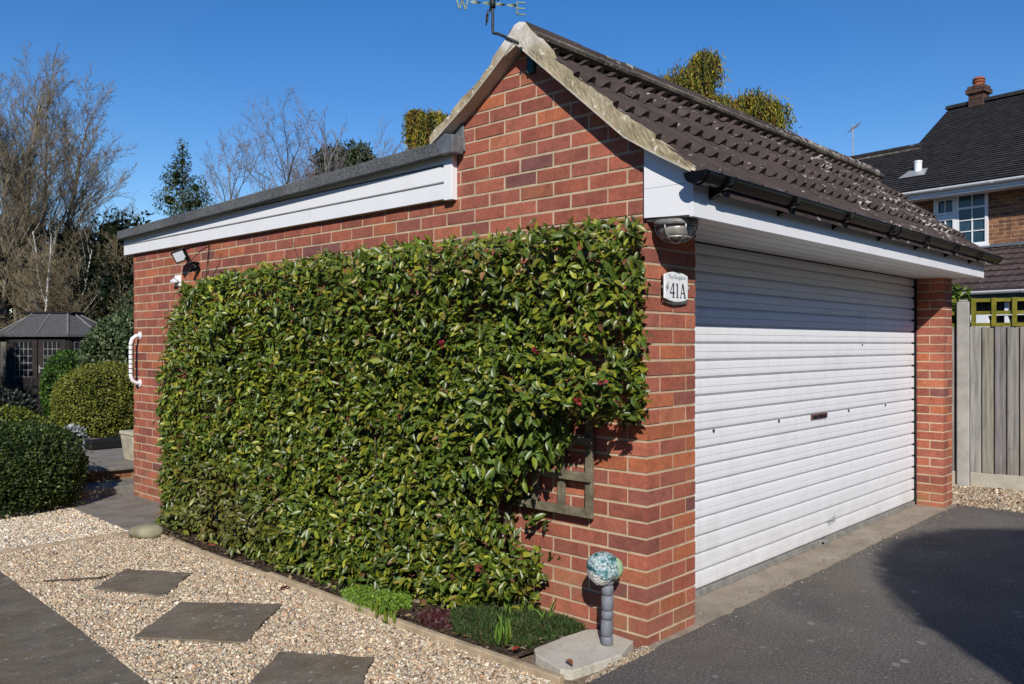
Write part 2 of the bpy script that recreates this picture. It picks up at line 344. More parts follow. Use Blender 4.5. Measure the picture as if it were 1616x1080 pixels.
# ------------------------------------------------------------------ camera, sky, sun
cam = bpy.data.cameras.new('camera'); co = bpy.data.objects.new('camera', cam); col.objects.link(co)
co.location = (-3.1904, -2.1481, 1.38); co.rotation_euler = (R(90), 0, -math.atan2(.72971, .68376))
cam.sensor_width = 36; cam.lens = 1318/1616*36; cam.shift_y = 3/1616; cam.clip_end = 2000; cam.clip_start = .05
sc.camera = co
CAMP = np.array([-3.1904, -2.1481]); CX = np.array([.68376, -.72971]); CY = np.array([.72971, .68376])
wd = bpy.data.worlds.new('World'); sc.world = wd; wd.use_nodes = True; nt = wd.node_tree
sky = nt.nodes.new('ShaderNodeTexSky'); sky.sky_type = 'NISHITA'; sky.sun_disc = False
sky.sun_elevation = R(32.7); sky.sun_rotation = math.atan2(-SUN[0], -SUN[1]); sky.altitude = 100; sky.air_density = 1.0; sky.dust_density = .0; sky.ozone_density = 2.6
bg = nt.nodes['Background']; bg.inputs[1].default_value = .122
hs = nt.nodes.new('ShaderNodeHueSaturation'); hs.inputs['Saturation'].default_value = 1.36; hs.inputs['Hue'].default_value = .510
nt.links.new(sky.outputs[0], hs.inputs['Color']); nt.links.new(hs.outputs[0], bg.inputs[0])
sl = bpy.data.lights.new('sun', 'SUN'); sl.energy = 4.9; sl.angle = R(.5); sl.color = (1, .955, .89)
so = bpy.data.objects.new('sun', sl); col.objects.link(so); so.location = (-20, -18, 18); so.rotation_euler = Vector(SUN).to_track_quat('-Z', 'Y').to_euler()
sc.view_settings.view_transform = 'Standard'; sc.view_settings.look = 'None'; sc.view_settings.exposure = 0
sc.cycles.max_bounces = 6; sc.cycles.transparent_max_bounces = 6

# ------------------------------------------------------------------ ground and paved surfaces
def sheet(name, poly, z, mat, thick=0):
    m = MB()
    if thick: m.prism(poly, z-thick, z, W3)
    else: m.face([(x, y, z) for x, y in poly])
    return tag(m.build(name, mat), kind='structure')
sheet('ground', [(-300, -300), (300, -300), (300, 300), (-300, 300)], -.035, M['lawn'])
sheet('driveway', [(-14, -18), (4.64, -18), (4.64, -.03), (3.2, -.02), (1.4, .0), (-.01, -.012), (-.52, -.052), (-14, -.055)], 0, M['asphalt'])
sheet('gravel_base', [(-4, -.055), (-.52, -.052), (.0, -.012), (.0, 5.55), (-.62, 5.75), (-4, 5.9)], -.012, M['gravelbed'])
sheet('gravel_strip_base', [(4.64, -9), (6.4, -9), (6.4, 3), (4.64, 3)], -.012, M['gravelbed'])
sheet('paving', [(-3.9, .0), (-1.77, .0), (-1.735, 1.25), (-1.68, 2.26), (-1.63, 3.53), (-1.60, 4.0), (-3.9, 4.0)], .012, M['pave'], .04)
sheet('path', [(-.60, 5.7), (-.60, 5.1), (-.625, 4.12), (-.36, 4.07), (.0, 4.2), (.0, 5.556), (.3, 5.556), (.3, 5.7)], .006, M['terr'], .03)
sheet('soil_bed', [(-.57, .33), (-.16, .3), (-.012, .3), (-.012, 4.2), (-.44, 4.05), (-.55, 2.9)], .012, M['soil'])
m = MB(); m.box(-1.9, .55, 5.69, 6.1, -.02, .078); m.box(-1.9, .55, 5.735, 6.1, -.02, .03)
tag(m.build('lower_step', M['terr'], bevel=.008), kind='structure')
m = MB(); m.box(-1.9, 4.2, 6.135, 9.0, -.02, .162); m.box(-1.95, 4.2, 6.09, 9.0, .163, .2, 1)
tag(m.build('terrace', [M['hbrick'], M['terr']], bevel=.006), kind='structure')
m = MB()    # door threshold, a worn concrete strip with an uneven front edge
xs = np.linspace(.0, 4.64, 60); edge = .004*np.sin(xs*2.3)+.006*rng.normal(size=60)
top = [(x, .34) for x in xs[::-1]]; fr = [(x, -.035+e) for x, e in zip(xs, edge)]
m.prism(fr+top, -.03, .005, W3); tag(m.build('threshold', M['threshold']), kind='structure')

# pebbles, real stones spread over the beds
def inpoly(P, poly):
    x, y = P[:, 0], P[:, 1]; r = np.zeros(len(P), bool); n = len(poly)
    for i in range(n):
        x1, y1 = poly[i]; x2, y2 = poly[(i+1) % n]
        c = ((y1 > y) != (y2 > y)) & (x < (x2-x1)*(y-y1)/((y2-y1)+1e-12)+x1); r ^= c
    return r
ico = bmesh.new(); bmesh.ops.create_icosphere(ico, subdivisions=1, radius=1); ICV = np.array([v.co[:] for v in ico.verts]); ICF = np.array([[v.index for v in f.verts] for f in ico.faces]); ico.free()
def pebbles(name, P, size, pal, z0, mat, flat=.6):
    n = len(P); s = size*np.exp(rng.normal(0, .28, n)); a = rng.uniform(0, 6.28, n)
    sh = np.stack([np.ones(n), rng.uniform(.6, 1, n), rng.uniform(.4, .8, n)*flat/.6], 1)*s[:, None]
    V = ICV[None]*(1+rng.normal(0, .13, (n, 12, 1)))*sh[:, None, :]
    tx, ty = rng.normal(0, .3, n), rng.normal(0, .3, n)
    z = V[..., 2]+V[..., 0]*tx[:, None]+V[..., 1]*ty[:, None]
    x = V[..., 0]*np.cos(a)[:, None]-V[..., 1]*np.sin(a)[:, None]; y = V[..., 0]*np.sin(a)[:, None]+V[..., 1]*np.cos(a)[:, None]
    V = np.stack([x+P[:, :1], y+P[:, 1:2], z+z0+rng.uniform(-.004, .007, (n, 1))], -1).reshape(-1, 3)
    F = (ICF[None]+(np.arange(n)*12)[:, None, None]).reshape(-1, 3)
    C = pal[rng.choice(len(pal), n)]*np.exp(rng.normal(0, .22, (n, 1))); C = np.clip(np.repeat(C, 12, 0), 0, .85)
    o = np_mesh(name, V, F, mat, None, C, True); return tag(o, kind='stuff')
PAL = (lambda q: .82*np.array([1.0, .945, .845])*(q*.9+q.mean(1, keepdims=True)*.1))(np.array([(.60, .49, .34), (.66, .57, .43), (.52, .39, .25), (.72, .66, .55), (.55, .44, .33), (.42, .34, .26), (.62, .46, .30), (.30, .25, .22), (.58, .36, .22), (.74, .68, .58), (.65, .55, .40)]))
STA = [(-1.387, 2.765), (-1.08, 3.05), (-.853, 2.665), (-1.17, 2.345)]; STB = [(-1.561, 1.809), (-1.157, 2.169), (-.802, 1.743), (-1.237, 1.367)]; STC = [(-1.52, .88), (-1.186, 1.153), (-.93, .79), (-1.26, .5)]
P = rng.uniform((-1.78, -.05), (-.57, 4.04), (92000, 2)); k = ~(inpoly(P, STA) | inpoly(P, STB) | inpoly(P, STC))
xe = np.interp(P[:, 1], [0, 1.25, 2.26, 3.53, 4.1], [-1.77, -1.735, -1.68, -1.63, -1.6]); P = P[k & (P[:, 0] > xe+.002)]
tag(pebbles('gravel', P, .0070, PAL, -.002, M['pebble']), 'cream and buff pebbles around the stepping stones', 'gravel')
P = rng.uniform((-2.9, 4.10), (-.55, 6.1), (50000, 2)); P = P[~inpoly(P, [(-.61, 5.8), (-.61, 5.1), (-.632, 4.1), (.5, 4.0), (.5, 5.8)])]
tag(pebbles('gravel', P, .0080, np.clip(PAL*np.array([1.2, 1.27, 1.36]), 0, .82), -.002, M['pebble']), 'paler whitish chippings in front of the clipped dark bush', 'gravel')
P = rng.uniform((4.645, -2.6), (5.80, .35), (9000, 2))
tag(pebbles('gravel', P, .011, PAL*.8, -.004, M['pebble']), 'brown gravel strip below the board fence', 'gravel')
P = np.array([(x, y) for x, y in rng.uniform((-.5, -.045), (.0, .03), (1500, 2))]); P = P[P[:, 1] < .02+.1*P[:, 0]]
tag(pebbles('gravel', P, .005, PAL*.75, .0, M['pebble']), 'thin band of sandy grit between slab and asphalt', 'gravel')

def slab_thing(name, poly, z, th, mat, label, cat, group=None, jit=.006, bev=.006):
    pts = []
    for i in range(len(poly)):
        a, b = np.array(poly[i]), np.array(poly[(i+1) % len(poly)])
        for t_ in np.linspace(0, 1, 9)[:-1]: pts.append(tuple(a+(b-a)*t_+(rng.normal(0, jit, 2) if t_ > 0 else 0)))
    m = MB(); m.prism(pts, z-th, z, W3); o = m.build(name, mat, bevel=bev); return tag(o, label, cat, group)
slab_thing('stepping_stone', STA, .012, .04, M['stone'], 'smallest stepping stone, farthest back in the gravel beside the paving', 'stepping stone', 'stepping stones in the gravel')
slab_thing('stepping_stone', STB, .012, .04, M['stone'], 'middle stepping stone of the three in the gravel', 'stepping stone', 'stepping stones in the gravel')
slab_thing('stepping_stone', STC, .012, .04, M['stone'], 'nearest stepping stone with white lichen spots at the bottom edge', 'stepping stone', 'stepping stones in the gravel')
slab_thing('concrete_slab', [(-.47, .26), (-.42, .315), (-.205, .315), (-.06, .30), (-.018, .25), (-.035, .05), (-.2, -.005), (-.30, .0), (-.5, .035), (-.52, .08)], .028, .05, M['slab'], 'pale concrete slab under the tap at the wall corner', 'slab', None, .0008, .004)
# edging boards
def board_line(name, pts, w, z0, z1, label, cat, group=None):
    m = MB(); L = []; Rr = []
    for i, p in enumerate(pts):
        a = np.array(pts[max(i-1, 0)]); b = np.array(pts[min(i+1, len(pts)-1)]); d = (b-a)/np.linalg.norm(b-a); n = np.array([-d[1], d[0]])*w/2
        L.append(tuple(np.array(p)+n)); Rr.append(tuple(np.array(p)-n))
    for i in range(len(pts)-1):
        m.hexa([(*L[i], z0), (*Rr[i], z0), (*Rr[i+1], z0), (*L[i+1], z0), (*L[i], z1), (*Rr[i], z1), (*Rr[i+1], z1), (*L[i+1], z1)])
    o = m.build(name, M['timber_edge'], bevel=.006); return tag(o, label, cat, group)
ys = np.linspace(.02, 2.28, 12); board_line('edging_board', [(-.578-.012*math.sin(y*1.7), y) for y in ys], .036, -.03, .032, 'long buff timber edging board between gravel and soil bed', 'edging', 'timber edging boards')
ys = np.linspace(2.30, 4.0, 9); board_line('edging_board', [(-.578+.03*max(0, (y-2.9)), y) for y in ys], .034, -.03, .024, 'farther edging board running from hedge foot to the boulder', 'edging', 'timber edging boards')
board_line('edging_board', [(x, 4.06+.02*math.sin(x*3)) for x in np.linspace(-2.9, -.66, 10)], .045, -.03, .016, 'grey edging board crossing between the two gravel beds', 'edging', 'timber edging boards')

# ------------------------------------------------------------------ GARAGE
GL, GW = 5.556, 4.633
garage = empty('garage', (0, 0, 0), 'red brick garage with white roller door and brown tiled roof', 'garage')
BC = [(.372, .118, .071), (.345, .106, .066), (.310, .099, .067), (.402, .142, .076), (.262, .092, .068), (.355, .116, .074), (.195, .080, .068), (.410, .132, .063), (.328, .111, .074)]
BW = [5, 5, 4, 3, 2.5, 4, .6, 3, 4]
def bcol():
    c = random.choices(BC, BW)[0]; k = random.uniform(.85, 1.15); return tuple(x*k for x in c)
CO = .0740; BH = .0618
mb = MB(); J = lambda: random.uniform(-.0018, .0018)
def put(x0, x1, y0, y1, i, c=None):
    z0 = -.022+i*CO; mb.box(x0+J(), x1+J(), y0+J(), y1+J(), z0+.001*random.random(), z0+BH, 0, c or bcol())
def run(a0, a1, first):   # brick intervals along a run
    out = []; a = a0; L = first
    while a < a1-.02:
        e = min(a+L, a1); out.append((a, e)); a = e+.0122; L = .2128
    return out
T = .1025
for i in range(40):
    z = -.022+i*CO; odd = i % 2
    # gable wall, x 0..T
    top = GL if z < 2.3 else 1.62
    if not odd:
        put(0, T, 0, .215, i); seq = run(.225, top-(.1125 if i <= 26 else 0), .215)
    else:
        seq = run(.1125 if i <= 26 else 0, top, .215 if i <= 26 else .1025)
    for a, b in seq: put(0, T, a, b, i)
    if i > 26: continue
    # front of left pier
    if not odd: put(.1125, .3275, 0, T, i); put(.3375, .418, 0, T, i)
    else: put(0, .215, 0, T, i); put(.225, .418, 0, T, i)
    put(.3155, .418, .1125, .24 if odd else .2275, i)
    # right pier: reveal, front, outer side
    if not odd: put(4.395, 4.4975, 0, .215, i); put(4.395, 4.4975, .225, .42, i); put(4.5075, GW, 0, T, i); seq = run(.1125, GL, .215)
    else: put(4.395, 4.52, 0, T, i); put(4.53, GW, 0, .215, i); put(4.395, 4.4975, .1125, .3275, i); put(4.395, 4.4975, .3375, .42, i); seq = run(.225, GL, .215)
    for a, b in seq: put(GW-T, GW, a, b, i)
    for a, b in run(T+.01 if odd else 0, GW-T-.01, .215 if odd else .1025): put(a, b, GL-T, GL, i)
# mortar bed, 5 mm behind the brick faces
e = .0028
gp = [(e, -.03), (GL-e, -.03), (GL-e, 2.28), (1.62, 2.28), (1.62, 3.2), (.74, 3.2), (e, 3.2)]
mb.prism([(e, -.03), (GL-e, -.03), (GL-e, 2.2866), (e, 2.2866)], e, T, lambda a, b, c: (c, a, b), 1)
mb.prism([(e, 2.287), (1.62, 2.287), (1.62, 3.2), (e, 3.2)], e, T, lambda a, b, c: (c, a, b), 1)
mb.box(T, .418-e, e, .235, -.03, 1.99, 1); mb.box(4.395+e, GW-e, e, .415, -.03, 1.99, 1); mb.box(GW-T, GW-e, .416, GL-e, -.03, 1.99, 1); mb.box(T, GW-T, GL-T, GL-e, -.03, 1.99, 1)
wall = mb.build('wall', [M['brick'], M['mortar']], garage)
FS, BS = .823, .605                                   # roof slopes
FZ = lambda y: 2.141+FS*(y+.30)                       # top of the front tile plane
RY = .715; RZ = FZ(RY)
BZ = lambda y: RZ-BS*(y-RY)
bm = bmesh.new(); bm.from_mesh(wall.data)
for (p, n, test) in (((0, RY, RZ-.065), (0, -FS, 1), lambda v: v.z > 1.95 and v.y < 1.7), ((0, RY, RZ-.065), (0, BS, 1), lambda v: v.z > 2.284 and v.y < 1.7)):
    vs = [v for v in bm.verts if test(v.co) and v.co.x < .2]; s = set(vs)
    fs = [f for f in bm.faces if all(v in s for v in f.verts)]; es = list({e_ for f in fs for e_ in f.edges})
    bmesh.ops.bisect_plane(bm, geom=vs+es+fs, plane_co=p, plane_no=n, clear_outer=True)
bm.to_mesh(wall.data); bm.free()
wall.data.uv_layers.remove(wall.data.uv_layers[0]); metric_uv(wall.data)
m = MB(); m.box(.43, 4.39, .55, .6, 0, 1.9); m.build('inner_lining', M['dark'], garage)

# tiled roof: rolled tiles laid in courses, each nose lifted over the course below
def tile_roof(m, O, A, U, N, length, noses, top, per, amp, thick, x0=0., nx=12, flip=1):
    O, A, U, N = [np.array(v, float) for v in (O, A, U, N)]
    npd = int(round(length/per)); a = np.linspace(0, npd*per, npd*nx+1); ph = (a/per+x0) % 1
    # slow rise to the left, steep drop on the right
    prof = np.where(ph < .40, 0, np.where(ph < .78, (.5-.5*np.cos((ph-.40)/.38*math.pi)), np.where(ph < .90, 1., (1-(ph-.90)/.10))))
    for i, s0 in enumerate(noses):
        s1 = min((noses[i+1] if i+1 < len(noses) else top)+.05, top)
        rows = []; jt = rng.normal(0, .0022, npd+1)[np.minimum((a/per).astype(int), npd)]
        for s, hh, pa in ((s0+.004, -.004, 0), (s0, None, 1.), ((s0+s1)/2, None, .60), (s1, None, .28)):
            f = (s-s0)/(s1-s0)
            h = np.full_like(a, hh) if hh is not None else .006+thick*(1-f)+amp*prof*pa
            if hh is None: h = h+jt
            rows.append(O+A*a[:, None]+U*(s+jt[:, None]*1.2)+N*h[:, None])
        b = len(m.v); n = len(a)
        for r_ in rows: m.v += [tuple(p) for p in r_]; m.c += [(1, 1, 1)]*n
        for j in range(3):
            for q in range(n-1):
                m.f.append((b+j*n+q, b+j*n+q+1, b+(j+1)*n+q+1, b+(j+1)*n+q)); m.m.append(0)
fl = math.hypot(1, FS); U = np.array([0, 1, FS])/fl; N = np.array([0, -FS, 1])/fl
m = MB(); base = np.array([-.075, -.33, FZ(-.33)])-N*.045
tot = (RY-.02+.33)*fl; noses = [0, .30, .60, .90, 1.20]
tile_roof(m, base, (1, 0, 0), U, N, 4.83, noses, tot, .126, .036, .010, .55)
bl = math.hypot(1, BS); U2 = np.array([0, -1, BS])/bl; N2 = np.array([0, BS, 1])/bl
y2 = 1.42; base2 = np.array([4.755, y2, BZ(y2)])-N2*.045
tile_roof(m, base2, (-1, 0, 0), U2, N2, 4.83, [0, .28, .56], (y2-RY-.02)*bl, .126, .030, .022, .45)
# deck under the tiles
m.prism([(-.31, FZ(-.31)-.075), (RY, RZ-.075), (y2, BZ(y2)-.075), (y2, BZ(y2)-.095), (RY, RZ-.1), (-.31, FZ(-.31)-.1)], .11, 4.70, lambda a, b, c: (c, a, b), 0)
roof = m.build('tiled_roof', M['tile'], garage, fix=False)
for p in roof.data.polygons: p.use_smooth = False
m = MB()   # half-round ridge tiles bedded in mortar
x = -.075
while x < 4.74:
    L = min(.42, 4.755-x); rr = .064+random.uniform(-.003, .003); zc = RZ-.030+random.uniform(-.004, .004)
    pr = [(RY+rr*math.cos(a)*1.35, zc+rr*math.sin(a)) for a in np.linspace(-.35, math.pi+.35, 15)]
    m.prism(pr, x, x+L-.006, lambda a, b, c: (c, a, b))
    pr = [(RY+(rr+.020)*math.cos(a)*1.42, zc-.022+rr*math.sin(a)*.62) for a in np.linspace(-.75, math.pi+.75, 13)]
    m.prism(pr, x+.004, x+L-.001, lambda a, b, c: (c, a, b), 1); x += L
m.build('ridge', [M['rtile'], M['ridge']], roof)
# mortared verge on the gable
def offs(y): return (FZ(y) if y < RY else BZ(y))
und = [(-.272, 2.121), (-.10, 2.218), (.069, 2.322), (.40, 2.612), (.75, 2.919)]; und2 = [(.75, 2.919), (.92, 2.797), (1.083, 2.682), (1.321, 2.542), (1.40, 2.50)]
m = MB(); JX = -.078
def strip(lo, hi, ys):   # lumpy mortar face between two edges
    k = 6; b0 = len(m.v); lo_ = np.array(sorted(lo)); 
    for y in ys:
        zl, zh = np.interp(y, lo_[:, 0], lo_[:, 1]), hi(y)
        for q in range(k): t_ = q/(k-1); m.v.append((JX-.003+(.0 if q in (0, k-1) else rng.normal(0, .0012))+.0012*math.sin(y*23+q), y+rng.normal(0, .002), zl+(zh-zl)*t_+rng.normal(0, .002)*(0 < q))); m.c.append((1, 1, 1))
    for i in range(len(ys)-1):
        for q in range(k-1): a = b0+i*k+q; m.f.append((a, a+1, a+k+1, a+k)); m.m.append(0)
ysv = np.sort(np.r_[np.linspace(-.300, RY, 60), [-.33+q_*.3/fl+o_ for q_ in range(1, 5) for o_ in (-.002, .002)]])
strip([(-.33, 2.10)]+und, lambda y: offs(y)-.026+.020*(1-(((y+.33)*fl/.30) % 1)), ysv); strip(und2, lambda y: offs(y)-.016+.006*math.sin(y*29), np.linspace(RY+.03, 1.40, 36))
tops = [(y, offs(y)-.030+.006*math.sin(y*31)) for y in np.linspace(RY, -.32, 16)]
poly = und+tops; m.prism(poly, JX+.006, .0, lambda a, b, c: (c, a, b))
tops2 = [(y, offs(y)-.022+.004*math.sin(y*29)) for y in np.linspace(1.41, RY, 10)]
m.prism(und2+tops2, JX+.006, .0, lambda a, b, c: (c, a, b))
pk = [(RY-.21, RZ-.205), (RY+.01, RZ-.075), (RY+.21, RZ-.165), (RY+.19, RZ-.105), (RY+.065, RZ-.005), (RY+.035, RZ+.026), (RY, RZ+.034), (RY-.035, RZ+.024), (RY-.065, RZ-.012), (RY-.19, RZ-.15)]
m.prism(pk, JX-.004, -.03, lambda a, b, c: (c, a, b))
verge = m.build('verge', M['verge'], garage, fix=False)
m = MB()
for u_ in (und, und2):
    for i in range(len(u_)-1):
        (a, b), (c, d) = u_[i], u_[i+1]; m.prism([(a, b), (c, d), (c, d-.008), (a, b-.008)], JX-.008, .03, lambda p, q, r: (r, p, q))
m.build('undercloak', M['slab'], verge)
# boxed eaves
m = MB()
m.prism([(.0, 1.95), (-.236, 1.94), (-.236, 2.118), (-.20, 2.148), (-.10, 2.208), (.0, 2.266)], -.024, -.002, lambda a, b, c: (c, a, b))
m.box(-.026, 4.60, -.254, -.237, 1.932, 2.125); m.box(-.0246, -.0235, -.234, -.002, 2.0795, 2.081, 1)
m.prism([(-.237, 1.934), (.0, 1.934), (.0, 2.2), (-.237, 2.1)], 4.59, 4.61, lambda a, b, c: (c, a, b))
m.build('fascia', [M['upvc'], M['greyink']], garage)
m = MB(); yy = -.236
while yy < .23: m.box(0, 4.589, yy, yy+.092, 1.936, 1.944); m.box(0, 4.589, yy+.092, yy+.1, 1.940, 1.944); yy += .1
m.box(0, 4.589, .215, .232, 1.930, 1.950, 1)
m.build('soffit', [M['soffit'], M['dark']], garage)
# gutter
def gutter(m, F, L, r=.048, th=.004):
    outer = [(r*math.cos(a), r*math.sin(a)) for a in np.linspace(math.pi, 2*math.pi, 13)]; inner = [((r-th)*math.cos(a), (r-th)*math.sin(a)) for a in np.linspace(2*math.pi, math.pi, 13)]
    m.prism(outer+inner, 0, L, F)
m = MB(); GY, GZ = -.302, 2.108
F = lambda a, b, c: (c, GY+a, GZ+b)
gutter(m, lambda a, b, c: F(a, b, -.085+c), 4.85)
m.prism([(.051*math.cos(a), .051*math.sin(a)) for a in np.linspace(math.pi, 2*math.pi, 13)], -.10, -.084, F); m.prism([(.051*math.cos(a), .051*math.sin(a)) for a in np.linspace(math.pi, 2*math.pi, 13)], 4.765, 4.78, F)
m.tube([(-.09, GY-.048, GZ), (4.77, GY-.048, GZ)], .005, 6)
for xx in (-.06, 2.3): m.prism([(.053*math.cos(a), .053*math.sin(a)) for a in np.linspace(math.pi, 2*math.pi, 13)]+[(.0, .004)], xx, xx+.05, F)
gut = m.build('gutter', M['black'], garage)
m = MB(); m.prism([(.056, .02), (.058, -.088), (.045, -.088), (-.058, -.03), (-.062, .0), (-.058, .0), (-.04, -.047), (.0, -.060), (.035, -.047), (.05, .02)], .105, .135, F)
br = m.build('bracket', M['black'], gut)
for xx in (.79, 1.47, 2.17, 2.85, 3.52, 4.15):
    c = br.copy(); col.objects.link(c); c.parent = gut; c.location.x = br.location.x+xx-.12
# roller door: 96 mm curtain laths, each overhanging the groove below it
m = MB(); x0, x1 = .400, 4.385; P_ = .0962; zz = .033; DY = .242
prof = [(0, .004), (.145, .004), (.155, -.0135), (.30, -.0150), (.53, -.0150), (.548, -.0095), (.566, -.0150), (.86, -.0150), (.975, -.0138), (1., .004)]
pts = [(DY-.004, .03)]
while zz < 2.0:
    pts += [(DY+d, zz+f*P_) for f, d in prof[:-1]]; zz += P_
b = len(m.v)
for (y, z) in pts: m.v += [(x0, y, z), (x1, y, z)]; m.c += [(1, 1, 1)]*2
for i in range(len(pts)-1): m.f.append((b+2*i, b+2*i+1, b+2*i+3, b+2*i+2)); m.m.append(0)
door = m.build('roller_door', M['door'], garage, fix=False)
m = MB(); m.box(.42, 4.38, DY-.022, DY+.01, .006, .036); m.box(.42, 4.38, DY-.028, DY-.022, .006, .014); m.build('bottom_rail', M['alu'], door, bevel=.003)
m = MB(); m.box(2.28, 2.535, DY-.026, DY-.0165, .872, .905, 0); m.box(2.30, 2.37, DY-.029, DY-.026, .877, .893, 1); m.box(2.44, 2.51, DY-.029, DY-.026, .877, .893, 1); m.box(2.385, 2.425, DY-.033, DY-.026, .878, .899, 1)
m.build('lock', [M['lockred'], M['ink']], door, bevel=.002)
for x_ in (.994, 1.805, 2.933, 3.682):
    m = MB(); m.tube([(x_, DY-.014, .893), (x_, DY-.0195, .893)], .010, 10); m.build('screw', M['iron'], door)
for x_, z_ in ((3.2, 1.372),):
    m = MB(); m.tube([(x_, DY-.014, z_), (x_, DY-.019, z_)], .007, 8); m.build('screw', M['iron'], door)
m = MB()
for q in range(4): m.box(2.57+q*.035, 2.583+q*.035, DY-.0175, DY-.0150, .108+.004*q, .15+.007*q)
m.build('scuff_mark', M['greyink'], door)
m = MB(); m.box(2.40, 2.47, DY-.07, DY-.02, .004, .036); m.tube([(2.40, DY-.05, .025), (2.47, DY-.05, .025)], .014, 8); m.build('door_stop', M['alu'], door, bevel=.004)
for xa, xb in ((.418, .43), (4.372, 4.394)):
    m = MB(); m.box(xa, xb, DY-.03, DY+.03, .0, 1.93); m.build('guide_rail', M['ink'], garage)
# flat roof behind the pitched part
ET = lambda y: 2.506-(y-1.15)*.022; EB = lambda y: 2.427-(y-1.15)*.0211
m = MB(); ya, yb = 1.20, 5.665
m.prism([(ya, EB(ya)), (yb, EB(yb)), (yb, ET(yb)), (ya, ET(ya))], -.095, -.045, lambda a, b, c: (c, a, b))
m.prism([(ya+.2, ET(ya+.2)-.06), (yb, ET(yb)-.06), (yb, ET(yb)-.012), (ya+.2, ET(ya+.2)-.012)], -.045, 4.74, lambda a, b, c: (c, a, b))
m.box(-.095, 4.75, yb, yb+.03, EB(yb), ET(yb)); m.box(4.74, 4.79, ya+.2, yb+.03, EB(yb), ET(ya))
fr_ = m.build('flat_roof', M['felt'], garage, bevel=.006)
m = MB()   # shiplap boarding that tapers under the roof edge
for z0, z1, o_ in ((2.192, 2.278, .0), (2.290, 2.377, .001), (2.389, 2.47, .002)):
    yy = np.linspace(1.325, 5.69, 30); up = [min(z1, EB(y)+.02) for y in yy]; k_ = [i for i in range(30) if up[i] > z0+.004]
    if k_[-1] < 2: continue
    lo = [(yy[i], z0-.0) for i in k_]; hi_ = [(yy[i], up[i]) for i in k_[::-1]]
    m.prism(lo+hi_, -.034-o_, -.002, lambda a, b, c: (c, a, b))
m.prism([(1.32, 2.20), (5.69, 2.20), (5.69, 2.33), (1.32, 2.44)], -.016, -.001, lambda a, b, c: (c, a, b), 1)
m.box(-.044, -.001, 1.258, 1.324, 2.182, EB(1.29)+.02)
m.box(-.03, 4.7, 5.672, 5.692, 2.19, 2.34)
m.build('fascia', [M['upvc'], M['greyink']], garage, bevel=.002)
m = MB(); m.prism([(1.185, 2.44), (1.40, 2.44), (1.42, 2.52), (1.34, 2.55), (1.245, 2.60), (1.20, 2.605)], -.016, -.0035, lambda a, b, c: (c, a, b))
m.prism([(1.190, 2.422), (1.30, 2.424), (1.33, 2.50), (1.26, 2.535), (1.190, 2.52)], -.101, -.017, lambda a, b, c: (c, a, b)); m.build('flashing', M['lead'], garage, bevel=.008)

# ------------------------------------------------------------------ things on the garage
v = empty('weathervane', (-.08, .72, 2.80), 'verdigris iron weathervane with W and E arms on the gable peak', 'weathervane')
m = MB(); m.box(-.025, .0, .672, .716, 2.762, 2.90); m.box(-.10, -.0, .69, .70, 2.862, 2.875); m.build('wall_bracket', M['teal'], v, bevel=.003)
VX, VY = -.085, .9
m = MB(); m.tube([(-.02, .694, 2.868), (-.085, .72, 2.905), (VX, .86, 2.985), (VX, .895, 2.998), (VX, VY, 3.02), (VX, VY, 3.55)], .0075, 8); m.tube([(VX, VY, 3.13), (VX, VY, 3.19)], .016, 10); m.build('rod', M['iron'], v, smooth=True)
def letter(m, F, strokes, w=.014, th=.006):
    for (a, b), (c, d) in strokes:
        L = math.hypot(c-a, d-b); nx, ny = -(d-b)/L*w/2, (c-a)/L*w/2; m.prism([(a+nx, b+ny), (c+nx, d+ny), (c-nx, d-ny), (a-nx, b-ny)], -th/2, th/2, F)
LT = {'W': [((-.04, .05), (-.02, -.05)), ((-.02, -.05), (0, .03)), ((0, .03), (.02, -.05)), ((.02, -.05), (.04, .05))], 'E': [((-.025, -.055), (-.025, .055)), ((-.025, .05), (.032, .05)), ((-.025, 0), (.025, 0)), ((-.025, -.05), (.032, -.05))],
      'N': [((-.03, -.05), (-.03, .05)), ((-.03, .05), (.03, -.05)), ((.03, -.05), (.03, .05))], 'S': [((.03, .045), (-.03, .04)), ((-.03, .04), (-.028, .0)), ((-.028, .0), (.028, -.01)), ((.028, -.01), (.03, -.045)), ((.03, -.045), (-.03, -.05))]}
AZ = 3.152
WE = unit(CX*.977+CY*.21); NS = np.array([-WE[1], WE[0]])
for ((dx, dy), ch) in ((-WE, 'W'), (WE, 'E'), (NS, 'N'), (-NS, 'S')):
    m = MB(); nseg = 22
    for i in range(nseg):    # twisted flat bar
        t0, t1 = .012+.118*i/nseg, .012+.118*(i+1)/nseg; q = []
        for t_ in (t0, t1):
            an = t_*48; wv, hv = .007*math.cos(an), .009*math.sin(an)
            for s_ in (-1, 1): q.append((VX+dx*t_-dy*wv*s_, VY+dy*t_+dx*wv*s_, AZ+hv*s_))
        m.face([q[0], q[1], q[3], q[2]])
    arm = m.build('compass_arm', M['verdigris'], v, fix=False)
    m = MB()
    ew = ch in 'WE'; ux, uy = WE if ew else NS; rr_ = .160 if ch != 'E' else .150
    letter(m, lambda a, b, c: (VX+dx*rr_+ux*a*.8-uy*c, VY+dy*rr_+uy*a*.8+ux*c, AZ-.012+b*.62), LT[ch], .010)
    m.build('letter', M['verdigris'] if ew else M['iron'], arm)
m = MB(); m.prism([(-.30, 3.46), (.2, 3.46), (.2, 3.43), (.28, 3.47), (.2, 3.51), (.2, 3.48), (-.22, 3.48), (-.30, 3.53)], VX-.004, VX+.004, lambda a, b, c: (c, VY+a, b)); m.build('arrow', M['iron'], v)

